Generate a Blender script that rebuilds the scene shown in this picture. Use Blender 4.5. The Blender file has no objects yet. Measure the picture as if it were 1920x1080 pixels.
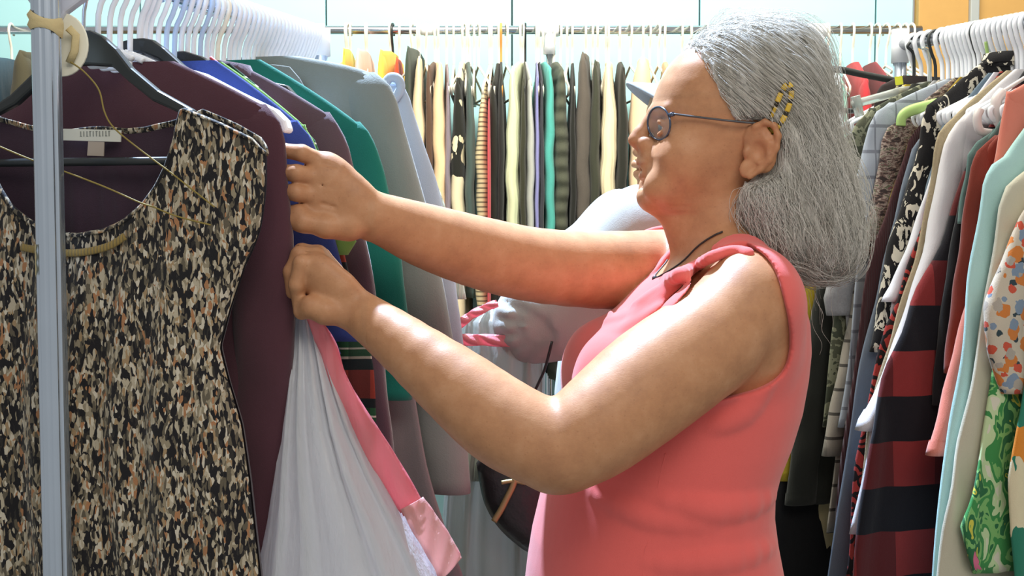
import bpy, bmesh, math, random
import numpy as np
from mathutils import Vector, Matrix
R = random.Random(7)
SC = bpy.context.scene
COL = SC.collection
PI = math.pi

# ------------------------------------------------------------------ camera, world, lights
F = 2400.0                     # focal length in pixels of the 1920 wide frame
ZC = 1.37                      # camera height
PITCH = math.atan(140.0 / F)   # looking slightly down
cam_d = bpy.data.cameras.new('camera'); cam = bpy.data.objects.new('camera', cam_d); COL.objects.link(cam)
cam_d.sensor_width = 36.0; cam_d.lens = 36.0 * F / 1920.0; cam_d.clip_start = .05
cam.location = (0, 0, ZC); cam.rotation_euler = (PI / 2 - PITCH, 0, 0)
SC.camera = cam

w = bpy.data.worlds.new('world'); SC.world = w; w.use_nodes = True
bg = w.node_tree.nodes['Background']; bg.inputs[0].default_value = (.95, .95, .93, 1); bg.inputs[1].default_value = .47

def light(kind, name, loc, to, energy, color, **kw):
    d = bpy.data.lights.new(name, kind); d.energy = energy; d.color = color
    for k, v in kw.items(): setattr(d, k, v)
    o = bpy.data.objects.new(name, d); COL.objects.link(o); o.location = loc
    o.rotation_euler = (Vector(to) - Vector(loc)).to_track_quat('-Z', 'Y').to_euler()
    return o
# daylight falling steeply from the high windows on the left
light('SPOT', 'window_daylight', (-.62, 2.85, 4.4), (-.03, 1.48, 1.2), 2500.0, (.54, .71, 1.0), spot_size=math.radians(31), spot_blend=.35, shadow_soft_size=.07)
# ceiling fixtures over the back rack
light('AREA', 'ceiling_lamp_back', (.1, 2.35, 2.75), (.1, 3.3, 1.55), 75, (1.0, .94, .80), shape='RECTANGLE', size=2.6, size_y=.3)
light('AREA', 'camera_side_fill', (.55, -.3, 2.7), (.35, 1.7, 1.1), 24, (1.0, .91, .80), shape='RECTANGLE', size=1.6, size_y=.8)  # added soft warm fill from behind the camera, not a fixture of the room
SC.view_settings.view_transform = 'Standard'
try: SC.view_settings.look = 'None'
except Exception: pass
SC.view_settings.exposure = 0.0; SC.view_settings.gamma = 1.0; SC.view_settings.use_curve_mapping = False

# ------------------------------------------------------------------ geometry helpers
CP, SP = math.cos(PITCH), math.sin(PITCH)
def ray(px, py):
    dx = (px - 960) / F; dz = -(py - 540) / F
    return np.array([dx, CP + dz * SP, -SP + dz * CP])
CAM = np.array([0, 0, ZC])
def at(px, py, Y):
    d = ray(px, py); return CAM + d * (Y / d[1])
def onplane(px, py, O, n):
    d = ray(px, py); t = np.dot(O - CAM, n) / np.dot(d, n); return CAM + d * t

def newobj(name, me, mat=None, parent=None, smooth=True, loc=None, rotz=0):
    o = bpy.data.objects.new(name, me); COL.objects.link(o)
    if mat is not None:
        for m in (mat if isinstance(mat, (list, tuple)) else [mat]): me.materials.append(m)
    if smooth and len(me.polygons): me.polygons.foreach_set('use_smooth', [True] * len(me.polygons))
    if parent is not None: o.parent = parent
    if loc is not None: o.location = loc
    if rotz: o.rotation_euler[2] = rotz
    return o
def pydata(name, v, f):
    me = bpy.data.meshes.new(name); me.from_pydata([tuple(map(float, p)) for p in v], [], f); me.update(); return me
def npmesh(name, v, quads):
    me = bpy.data.meshes.new(name); v = np.asarray(v, np.float32); q = np.asarray(quads, np.int32)
    k = q.shape[1]
    me.vertices.add(len(v)); me.vertices.foreach_set('co', v.ravel())
    me.loops.add(q.size); me.loops.foreach_set('vertex_index', q.ravel())
    me.polygons.add(len(q)); me.polygons.foreach_set('loop_start', np.arange(0, q.size, k, dtype=np.int32))
    try: me.polygons.foreach_set('loop_total', np.full(len(q), k, np.int32))
    except Exception: pass
    me.update(calc_edges=True); me.validate(); return me
def tag(o, label=None, cat=None, group=None, kind=None):
    if label: o['label'] = label
    if cat: o['category'] = cat
    if group: o['group'] = group
    if kind: o['kind'] = kind
    return o
def empty(name, loc, rotz=0, label=None, cat=None, group=None):
    o = bpy.data.objects.new(name, None); COL.objects.link(o); o.empty_display_size = .05
    o.location = tuple(map(float, loc)); o.rotation_euler[2] = rotz
    return tag(o, label, cat, group)
def copy_tree(o, parent=None):
    c = o.copy(); COL.objects.link(c)
    if parent is not None: c.parent = parent
    for ch in list(o.children): copy_tree(ch, c)
    return c
class MB:
    def __init__(s): s.v = []; s.f = []
    def add(s, v, f):
        b = len(s.v); s.v += [tuple(map(float, p)) for p in v]; s.f += [tuple(i + b for i in q) for q in f]; return s
    def tube(s, pts, r, n=10, cap=True, closed=False, flat=1.0, up=None):
        P = [Vector(p) for p in pts]; m = len(P); rings = []
        rr = r if isinstance(r, (list, tuple)) else [r] * m
        prev = None; V = []
        for i in range(m):
            if closed: t = P[(i + 1) % m] - P[i - 1]
            else: t = P[min(i + 1, m - 1)] - P[max(i - 1, 0)]
            t.normalize()
            if prev is None:
                u = Vector(up) if up else (Vector((0, 0, 1)) if abs(t.z) < .9 else Vector((1, 0, 0)))
            else: u = prev
            a = (u - t * u.dot(t)); a.normalize(); b = t.cross(a); prev = a
            for k in range(n):
                an = 2 * PI * k / n
                V.append(P[i] + a * (math.cos(an) * rr[i]) + b * (math.sin(an) * rr[i] * flat))
        Fc = []
        for i in range(m if closed else m - 1):
            j = (i + 1) % m
            for k in range(n): Fc.append((i * n + k, i * n + (k + 1) % n, j * n + (k + 1) % n, j * n + k))
        if cap and not closed:
            Fc.append(tuple(reversed(range(n)))); Fc.append(tuple((m - 1) * n + k for k in range(n)))
        return s.add(V, Fc)
    def box(s, c, d, rz=0):
        V = []
        for x in (-1, 1):
            for y in (-1, 1):
                for z in (-1, 1):
                    X, Y = x * d[0] / 2, y * d[1] / 2
                    V.append((c[0] + X * math.cos(rz) - Y * math.sin(rz), c[1] + X * math.sin(rz) + Y * math.cos(rz), c[2] + z * d[2] / 2))
        return s.add(V, [(0, 1, 3, 2), (4, 6, 7, 5), (0, 4, 5, 1), (2, 3, 7, 6), (0, 2, 6, 4), (1, 5, 7, 3)])
    def grid(s, V, m, n, wrap=False):
        Fc = []
        for i in range(m - 1):
            for j in range(n if wrap else n - 1):
                k = (j + 1) % n
                Fc.append((i * n + j, i * n + k, (i + 1) * n + k, (i + 1) * n + j))
        return s.add(V, Fc)
    def prism(s, poly, y0, y1):
        n = len(poly); V = [(x, y0, z) for x, z in poly] + [(x, y1, z) for x, z in poly]
        Fc = [tuple(range(n)), tuple(reversed(range(n, 2 * n)))]
        for i in range(n): j = (i + 1) % n; Fc.append((i, n + i, n + j, j))
        return s.add(V, Fc)
    def lathe(s, prof, c, n=24):
        V = [(c[0] + r * math.cos(2 * PI * k / n), c[1] + r * math.sin(2 * PI * k / n), c[2] + z) for r, z in prof for k in range(n)]
        s.grid(V, len(prof), n, True)
        return s
    def build(s, name, mat, parent=None, smooth=True, bevel=0, **kw):
        o = newobj(name, pydata(name, s.v, s.f), mat, parent, smooth, **kw)
        if bevel:
            b = o.modifiers.new('bevel', 'BEVEL'); b.width = bevel; b.segments = 2; b.limit_method = 'ANGLE'
        return o
def spline(pts, n=40):
    P = np.array(pts, float); m = len(P)
    if m < 3: return [tuple(P[0] + (P[-1] - P[0]) * t) for t in np.linspace(0, 1, n)]
    out = []
    for t in np.linspace(0, m - 1, n):
        i = min(int(t), m - 2); f = t - i
        p0 = P[max(i - 1, 0)]; p1 = P[i]; p2 = P[i + 1]; p3 = P[min(i + 2, m - 1)]
        out.append(tuple(.5 * (2 * p1 + (p2 - p0) * f + (2 * p0 - 5 * p1 + 4 * p2 - p3) * f * f + (3 * p1 - p0 - 3 * p2 + p3) * f ** 3)))
    return out

# ------------------------------------------------------------------ materials
def hx(c):
    if not isinstance(c, str): return (*c[:3], 1.0)
    c = c.lstrip('#'); r = [int(c[i:i + 2], 16) / 255 for i in (0, 2, 4)]
    return tuple((x / 12.92 if x <= .04045 else ((x + .055) / 1.055) ** 2.4) for x in r) + (1.0,)
class G:
    def __init__(s, name):
        s.m = bpy.data.materials.new(name); s.m.use_nodes = True; s.nt = s.m.node_tree
        s.p = s.nt.nodes['Principled BSDF']; s._co = None
    def set(s, inp, v):
        if hasattr(v, 'is_linked') or hasattr(v, 'links'): s.nt.links.new(v, inp)
        else: inp.default_value = v
    def n(s, t, **props):
        nd = s.nt.nodes.new('ShaderNode' + t)
        for k, v in props.items(): setattr(nd, k, v)
        return nd
    def co(s, sc=(1, 1, 1), rot=(0, 0, 0), loc=(0, 0, 0)):
        if s._co is None: s._co = s.n('TexCoord').outputs['Object']
        mp = s.n('Mapping'); s.nt.links.new(s._co, mp.inputs[0])
        mp.inputs['Scale'].default_value = sc; mp.inputs['Rotation'].default_value = rot; mp.inputs['Location'].default_value = loc
        return mp.outputs[0]
    def noise(s, vec, scale=5, detail=2, rough=.5, dist=0):
        nd = s.n('TexNoise'); s.nt.links.new(vec, nd.inputs['Vector']); nd.inputs['Scale'].default_value = scale
        nd.inputs['Detail'].default_value = detail; nd.inputs['Roughness'].default_value = rough; nd.inputs['Distortion'].default_value = dist
        return nd.outputs['Fac']
    def vor(s, vec, scale=5, out='Distance', feature='F1', rnd=1):
        nd = s.n('TexVoronoi', feature=feature); s.nt.links.new(vec, nd.inputs['Vector']); nd.inputs['Scale'].default_value = scale
        nd.inputs['Randomness'].default_value = rnd
        return nd.outputs[out]
    def math(s, op, a, b=None, c=None):
        nd = s.n('Math', operation=op); s.set(nd.inputs[0], a)
        if b is not None: s.set(nd.inputs[1], b)
        if c is not None: s.set(nd.inputs[2], c)
        return nd.outputs[0]
    def sep(s, vec):
        nd = s.n('SeparateXYZ'); s.nt.links.new(vec, nd.inputs[0]); return nd.outputs
    def ramp(s, f, stops, const=False):
        nd = s.n('ValToRGB'); s.nt.links.new(f, nd.inputs[0]); cr = nd.color_ramp
        if const: cr.interpolation = 'CONSTANT'
        while len(cr.elements) < len(stops): cr.elements.new(.5)
        for e, (p, c) in zip(cr.elements, stops): e.position = p; e.color = hx(c)
        return nd.outputs[0]
    def mix(s, f, a, b, mode='MIX'):
        nd = s.n('Mix', data_type='RGBA', blend_type=mode)
        s.set(nd.inputs[0], f); s.set(nd.inputs[6], a); s.set(nd.inputs[7], b); return nd.outputs[2]
    def bump(s, h, st=.3, dist=.002):
        nd = s.n('Bump'); nd.inputs['Strength'].default_value = st; nd.inputs['Distance'].default_value = dist
        s.nt.links.new(h, nd.inputs['Height']); s.nt.links.new(nd.outputs[0], s.p.inputs['Normal']); return nd
    def base(s, c): s.set(s.p.inputs['Base Color'], c)
    def done(s, rough=.85, metal=0, spec=.25, sheen=0):
        s.p.inputs['Roughness'].default_value = rough; s.p.inputs['Metallic'].default_value = metal
        s.p.inputs['Specular IOR Level'].default_value = spec
        if sheen: s.p.inputs['Sheen Weight'].default_value = sheen
        return s.m
def gt(g, a, b): return g.math('GREATER_THAN', a, b)
_mc = {}
def fab(name, col, pat=None, rough=.9, sheen=.15, var=.25, weave=700, bump=.25, **k):
    """woven or knitted cloth with a colour and an optional printed or woven pattern"""
    if name in _mc: return _mc[name]
    g = G(name); col = hx(col); c = g.co()
    base = col
    if pat == 'leopard':
        v = g.co((1, 1, .38)); wv = g.n('TexNoise'); g.nt.links.new(v, wv.inputs['Vector']); wv.inputs['Scale'].default_value = 140
        vm = g.n('VectorMath', operation='MULTIPLY_ADD'); g.nt.links.new(wv.outputs['Color'], vm.inputs[0]); vm.inputs[1].default_value = (.007, .007, .007); g.nt.links.new(v, vm.inputs[2])
        a = g.sep(g.vor(vm.outputs[0], 330, 'Color'))[0]; big = g.noise(v, 60, 2)
        a = g.math('ADD', a, g.math('MULTIPLY', g.math('SUBTRACT', big, .5), .9))
        base = g.ramp(a, [(0, '#1b1a1d'), (.34, '#2c2a28'), (.44, '#5d5648'), (.56, '#8b816c'), (.68, '#aea48f'), (.80, '#9a8262'), (.87, '#c3bba9'), (.97, '#a07350')], True)
    elif pat == 'mottle':
        a = g.noise(g.co(k.get('sc', (1, 1, 1))), k.get('scale', 60), 3, .6, k.get('dist', .5))
        base = g.ramp(a, k['stops'], k.get('const', True))
    elif pat == 'plaid':
        s_ = k.get('size', .13); x, y, z = g.sep(g.co((1 / s_, 1 / s_, 1 / s_), loc=k.get('off', (.2, 0, .3))))
        fx = gt(g, g.math('FRACT', x), .5); fz = gt(g, g.math('FRACT', z), .5)
        sm = g.math('MULTIPLY', g.math('ADD', g.math('MULTIPLY', fx, .6), g.math('MULTIPLY', fz, 1.4)), .5)
        base = g.ramp(sm, [(0, k['c0']), (.2, k['c1']), (.6, k['c2'])], True)
    elif pat == 'window':
        s_ = k.get('size', .03); x, y, z = g.sep(g.co((1 / s_, 1 / s_, 1 / s_)))
        lz = g.math('LESS_THAN', g.math('FRACT', z), .13); lx = g.math('LESS_THAN', g.math('FRACT', x), .07)
        base = g.mix(g.math('MAXIMUM', lz, g.math('MULTIPLY', lx, k.get('vert', 1.0))), col, hx(k['line']))
    elif pat == 'stripe':
        s_ = k.get('size', .012); x, y, z = g.sep(g.co((1 / s_, 1 / s_, 1 / s_)))
        base = g.mix(g.math('LESS_THAN', g.math('FRACT', z), k.get('duty', .4)), col, hx(k['line']))
    elif pat == 'tartan':
        x, y, z = g.sep(g.co((12, 12, 12)))
        fz = g.math('FRACT', z); fx = g.math('FRACT', x)
        base = g.ramp(fz, [(0, '#8e3b30'), (.42, '#1d2a2c'), (.58, '#c9c3b2'), (.62, '#2c5a3c'), (.72, '#cfd0c0'), (.75, '#2c5a3c'), (.86, '#20262a')], True)
        base = g.mix(g.math('MULTIPLY', gt(g, fx, .7), .55), base, hx('#1c2226'))
    elif pat == 'floral':
        v = g.co(k.get('sc', (1, 1, 1))); 
        base = col
        for i, (sc, th, cc) in enumerate(k['spots']):
            vv = g.co(k.get('sc', (1, 1, 1)), loc=(i * 3.1, i * 1.7, i * 2.3))
            nn = g.noise(vv, sc * 2.2, 2)
            dd = g.math('ADD', g.vor(vv, sc), g.math('MULTIPLY', g.math('SUBTRACT', nn, .5), .55))
            base = g.mix(g.math('LESS_THAN', dd, th), base, hx(cc))
    elif pat == 'paisley':
        v = g.co(); nn = g.noise(v, 40, 2)
        dd = g.math('ADD', g.vor(v, 32), g.math('MULTIPLY', nn, .5))
        ring = g.math('FRACT', g.math('MULTIPLY', dd, 3.2))
        base = g.mix(gt(g, ring, .52), col, hx(k['line']))
    elif pat == 'leaf':
        v = g.co((1, 1, .55), rot=(0, .5, 0)); a = g.noise(v, 26, 2, .5, 1.2)
        base = g.ramp(a, [(0, '#d3d2bf'), (.33, '#bcd3a3'), (.41, '#3f8a4c'), (.50, '#7db56c'), (.55, '#2c6b43'), (.62, '#c9c650'), (.66, '#5c9a58')], True)
        o = g.noise(g.co((1, 1, .7), loc=(5, 2, 1)), 14, 1); base = g.mix(gt(g, o, .66), base, hx('#d96f8f'))
    if var:
        vn = g.noise(g.co((1, 1, .5)), 18, 4, .65)
        f = g.math('ADD', g.math('MULTIPLY', vn, var), 1 - var / 2)
        base = g.mix(1.0, base, f, 'MULTIPLY')
    if k.get('alpha'): g.p.inputs['Alpha'].default_value = k['alpha']
    g.base(base)
    hgt = g.noise(g.co(k.get('wsc', (1, 1, 1))), weave, 2, .7); wr = g.noise(g.co((1, 1, .35)), 26, 3, .55)
    hh = g.math('ADD', g.math('MULTIPLY', hgt, .25), g.math('MULTIPLY', wr, 1.0))
    if k.get('rib'):
        x, y, z = g.sep(g.co()); ax = z if k['rib'] < 0 else x
        hh = g.math('ADD', hh, g.math('MULTIPLY', g.math('SINE', g.math('MULTIPLY', ax, 2 * PI / abs(k['rib']))), .5))
    g.bump(hh, bump + .25, .004)
    _mc[name] = g.done(rough, 0, k.get('spec', .2), sheen); return _mc[name]
def plain(name, col, rough=.5, metal=0, spec=.5, noise=.08, trans=0, alpha=1, bump=0):
    if name in _mc: return _mc[name]
    g = G(name); a = g.noise(g.co(), 25, 3)
    f = g.math('ADD', g.math('MULTIPLY', a, noise), 1 - noise / 2)
    g.base(g.mix(1.0, hx(col), f, 'MULTIPLY'))
    if trans: g.p.inputs['Transmission Weight'].default_value = trans
    if alpha < 1: g.p.inputs['Alpha'].default_value = alpha
    if bump: g.bump(g.noise(g.co(), 120, 3), bump, .002)
    _mc[name] = g.done(rough, metal, spec); return _mc[name]
WHITE = plain('white_plastic', '#e9edf4', .35)
IVORY = plain('ivory_plastic', '#efeadb', .4)
BLACKP = plain('black_plastic', '#23282a', .4)
CLEARP = plain('clear_plastic', '#d5dcd8', .15, trans=.6)
CHROME = plain('chrome', '#c8ccd2', .18, 1.0)
ALU = plain('brushed_aluminium', '#bcc8d6', .25, .85)
GOLD = plain('gold_metal', '#c9a94a', .3, .85)
# ------------------------------------------------------------------ the setting
YW = 3.45
def xw(px, Y=YW): return (px - 960) / F * Y
wall_m = plain('pale_blue_wall_paint', '#a3d3da', .55, noise=.04)
tan_m = plain('tan_board', '#b58d4e', .6, noise=.15)
grey_m = plain('grey_trim', '#9aa0a0', .5)
dark_m = plain('dark_joint', '#4a5a5e', .8)
floor_m = plain('worn_vinyl_floor', '#8a8478', .6, noise=.3)
def struct(o): o['kind'] = 'structure'; return o
b = MB(); seams = [-900, -420, -75, 270, 615, 960, 1308, 1635, 1705]
for a_, c_ in zip(seams[:-1], seams[1:]):
    x0, x1 = xw(a_) + .002, xw(c_) - .002; b.box(((x0 + x1) / 2, YW + .02, 1.4), (x1 - x0, .04, 2.8))
struct(b.build('wall_back', wall_m, smooth=False, bevel=.002))
for i, s_ in enumerate(seams[1:-1]):
    struct(MB().box((xw(s_), YW + .03, 1.4), (.012, .03, 2.8)).build('trim_%d' % (i + 1), dark_m, smooth=False))
b = MB(); 
for a_, c_ in ((1708, 1800), (1816, 1912), (1916, 2300)):
    x0, x1 = xw(a_), xw(c_); b.box(((x0 + x1) / 2, YW - .01, 1.4), (x1 - x0, .04, 2.8))
struct(b.build('wall_right', tan_m, smooth=False, bevel=.002))
struct(MB().box((xw(1808), YW - .02, 1.4), (.024, .05, 2.8)).build('trim_8', grey_m, smooth=False, bevel=.003))
struct(MB().box((.2, 1.4, -.02), (6, 4.4, .04)).build('floor', floor_m, smooth=False))

# ------------------------------------------------------------------ racks
ZL = ZC + .274
LA = np.array([-.4902, 1.36, ZL]); LB = np.array([-.307, 1.99, ZL])
RA = np.array([.892, 2.23, ZC + .33]); RB = np.array([.774, 2.51, ZC + .33])
ZB = ZC + .453; YB = 3.2
def rail_at(A, B, px):
    """point of a rail seen at picture column px"""
    k = (px - 960) / F; dx, dy = B[0] - A[0], B[1] - A[1]
    t = (k * A[1] - A[0]) / (dx - k * dy); return A + (B - A) * t
def unit(v): return v / np.linalg.norm(v)
dL = unit(LB - LA); PL = np.array([dL[1], -dL[0], 0])          # toward the aisle (right, nearer)
dR = unit(RB - RA); PR = np.array([-dR[1], dR[0], 0])          # toward the aisle (left, nearer)

rk = empty('clothes_rack', (LA[0], LA[1], 0), 0, 'clothes rack on the left with a fluted silver pole in front', 'clothes rack')
def rel(o, p): return tuple(np.array(p, float) - np.array(o.location))
b = MB(); npole = 48; prof = []
for z in (0, 1.74):
    for k in range(npole):
        a_ = 2 * PI * k / npole; r = .0150 - (.0011 if (k // 2) % 3 == 0 else 0)
        prof.append((r * math.cos(a_), r * math.sin(a_), z))
b.grid(prof, 2, npole, True); b.build('pole', ALU, rk, smooth=False)
MB().tube([rel(rk, LA + dL * .012), rel(rk, LB + dL * .02)], .0125, 16).build('rail', CHROME, rk)
far = rel(rk, LB + dL * .02)
MB().tube([(far[0], far[1], 0), far], .0145, 16).build('pole', ALU, rk)
MB().tube([(far[0], far[1], far[2] - .03), (far[0], far[1], far[2] + .012)], .019, 16).build('joint', WHITE, rk)
zt = at(95, 30, 1.36)[2]
b = MB(); b.prism([(rel(rk, at(a_, c_, 1.39))[0], at(a_, c_, 1.39)[2]) for a_, c_ in ((36, -30), (66, 14), (72, 44), (120, 44), (130, 26), (205, -30))], .018, .034)
b.build('joint', plain('grey_plastic', '#c3c8d6', .4), rk, smooth=False, bevel=.003)
for sx in (-1, 1):
    MB().tube([(sx * .06 - .0, sx * .22, .012), (0, 0, .02)], .014, 10).build('foot', ALU, rk)
zt = at(100, 45, 1.36)[2]
TAPE = fab('masking_tape', '#c9b98c', rough=.7, sheen=0, weave=300)
b = MB(); V = []
for i, (dz, rr) in enumerate(((-.008, .0158), (-.004, .0180), (.0, .0172), (.004, .0184), (.008, .0158))):
    for k in range(24):
        a_ = 2 * PI * k / 24; V.append((rr * math.cos(a_) * (1 + .05 * math.sin(5 * a_ + 3 * i)), rr * math.sin(a_), zt + dz * (1 + .35 * math.sin(2 * a_ + 1)) - .004 * math.cos(a_)))
b.grid(V, 5, 24, True); tp = b.build('tape_band', TAPE, rk); tag(tp, 'crumpled tan tape wound around the pole')
zs = at(72, 488, 1.36)[2]; b = MB(); V = []
for i in range(6):
    for k in range(5):
        a_ = PI + .15 + (k * .16 - (0.12 * (i % 2))) ; V.append((.0158 * math.cos(a_), .0158 * math.sin(a_), zs + .017 - i * .0065))
b.grid(V, 6, 5); tag(b.build('tape_scrap', TAPE, rk), 'torn scrap of tan tape stuck to the pole')
# size divider disc and the gold cord tied behind the pole
dpos = at(116, 84, 1.385)
dv = MB(); dv.prism([(.0285 * math.cos(2 * PI * k / 32), .034 * math.sin(2 * PI * k / 32)) for k in range(32)], -.002, .002)
d_ = dv.build('size_disc', plain('cream_plastic', '#e6e4d2', .5), loc=tuple(dpos), smooth=False, bevel=.001)
tag(d_, 'cream round size disc half hidden behind the silver pole', 'size disc')
q = np.array(dpos)
MB().tube([rel(d_, at(128, 52, 1.372)), rel(d_, at(142, 66, 1.374)), rel(d_, at(140, 95, 1.376)), rel(d_, at(130, 118, 1.378))], .0042, 8, flat=.4).build('ribbon', TAPE, d_)
cords = [spline([at(*p) for p in pts], 40) for pts in (
    [(132, 116, 1.372), (158, 135, 1.374), (185, 168, 1.374), (196, 210, 1.372), (214, 240, 1.37), (262, 280, 1.36), (318, 322, 1.345)],
    [(-40, 258, 1.372), (0, 275, 1.372), (60, 300, 1.37), (130, 325, 1.368), (200, 352, 1.366), (258, 378, 1.36), (288, 388, 1.345)],
    [(288, 388, 1.345), (330, 405, 1.338), (395, 422, 1.333)], [(318, 322, 1.345), (360, 355, 1.337), (402, 388, 1.332)])]
b = MB()
for c_ in cords: b.tube(c_, .0009, 6)
tag(b.build('gold_cord', fab('gold_thread', '#8a7a42', rough=.6, sheen=0)), 'thin gold cord looped from the pole across the speckled blouse', 'cord')

# back rack
bk = empty('clothes_rack', (xw(1030, YB), YB, 0), 0, 'long chrome clothes rack running along the pale blue back wall', 'clothes rack')
MB().tube([rel(bk, (xw(-420, YB), YB, ZB)), rel(bk, (xw(1720, YB), YB, ZB))], .0105, 16).build('rail', CHROME, bk)
for px in (-80, 596, 1030, 1530):
    x = xw(px, YB) - bk.location[0]
    MB().tube([(x, 0, 0), (x, 0, ZB)], .0095, 14).build('pole', CHROME, bk)
    b = MB(); b.tube([(x - .03, 0, ZB), (x + .022, 0, ZB)], .0165, 16); b.tube([(x, 0, ZB - .06), (x, 0, ZB)], .0145, 16)
    b.build('joint', WHITE, bk)
    b = MB(); b.tube([(x, -.18, .012), (x, .18, .012)], .012, 10); b.build('foot', CHROME, bk)
x = xw(806, YB) - bk.location[0]; MB().tube([(x - .02, 0, ZB), (x + .02, 0, ZB)], .0135, 14).build('sleeve_joint', WHITE, bk)

# right rack
rr_ = empty('clothes_rack', (RB[0], RB[1], 0), 0, 'clothes rack on the right crowded with white hangers', 'clothes rack')
RE = RA - dR * .45
MB().tube([rel(rr_, RB + dR * .03), rel(rr_, RE)], .0125, 16).build('rail', CHROME, rr_)
for p_ in (RB + dR * .03, RE):
    q = rel(rr_, p_); MB().tube([(q[0], q[1], 0), q], .0135, 16).build('pole', ALU, rr_)
    MB().tube([(q[0], q[1], q[2] - .035), (q[0], q[1], q[2] + .03)], .017, 14).build('joint', WHITE, rr_)
    MB().tube([(q[0] - .2, q[1] - .06, .012), (q[0] + .2, q[1] + .06, .012)], .012, 10).build('foot', ALU, rr_)

# ------------------------------------------------------------------ hangers
_hm = {}
def hanger_meshes(hw, drop, r, hookr):
    key = (hw, drop, r, hookr)
    if key in _hm: return _hm[key]
    hk = MB(); R0 = .0185
    arc = [(R0 * math.cos(math.radians(a_)), 0, R0 * math.sin(math.radians(a_)) - .004) for a_ in range(205, -31, -15)]
    hk.tube(spline(arc + [(.010, 0, -.030), (.002, 0, -.046), (0, 0, -.07), (0, 0, -.09)], 34), hookr, 8)
    fr = MB(); z0 = -.088
    pts = [(0, 0, z0), (.03, 0, z0 - .012), (hw * .55, 0, z0 - drop * .52), (hw * .93, 0, z0 - drop * .9), (hw, 0, z0 - drop), (hw * .96, 0, z0 - drop - .014), (hw * .8, 0, z0 - drop - .018), (0, 0, z0 - drop - .018)]
    half = spline(pts, 40); loop = half + [(-x, y, z) for x, y, z in reversed(half[1:-1])]
    fr.tube(loop, r, 8, closed=True)
    _hm[key] = (pydata('hook', hk.v, hk.f), pydata('frame', fr.v, fr.f)); 
    for m in _hm[key]: m.polygons.foreach_set('use_smooth', [True] * len(m.polygons))
    return _hm[key]
_hmat = {}
def hanger(O, P, mat, label, group, hw=.2, drop=.085, r=.0035, hookr=.0033, hookmat=None, tilt=0, single=False):
    """clothes hanger hooked over a rail at O, arms along P"""
    ang = math.atan2(P[1], P[0])
    mh, mf = hanger_meshes(hw, drop, r, hookr)
    o = empty('clothes_hanger', (O[0], O[1], O[2] + .0005), ang, label, 'hanger', group)
    for nm, me, mm in (('hook', mh, hookmat or mat), ('frame', mf, mat)):
        k = (me.name, mm.name)
        if k not in _hmat: m2 = me.copy(); m2.name = nm; m2.materials.append(mm); _hmat[k] = m2
        c = bpy.data.objects.new(nm, _hmat[k]); COL.objects.link(c); c.parent = o
    o.rotation_euler[0] = tilt
    return o

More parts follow.
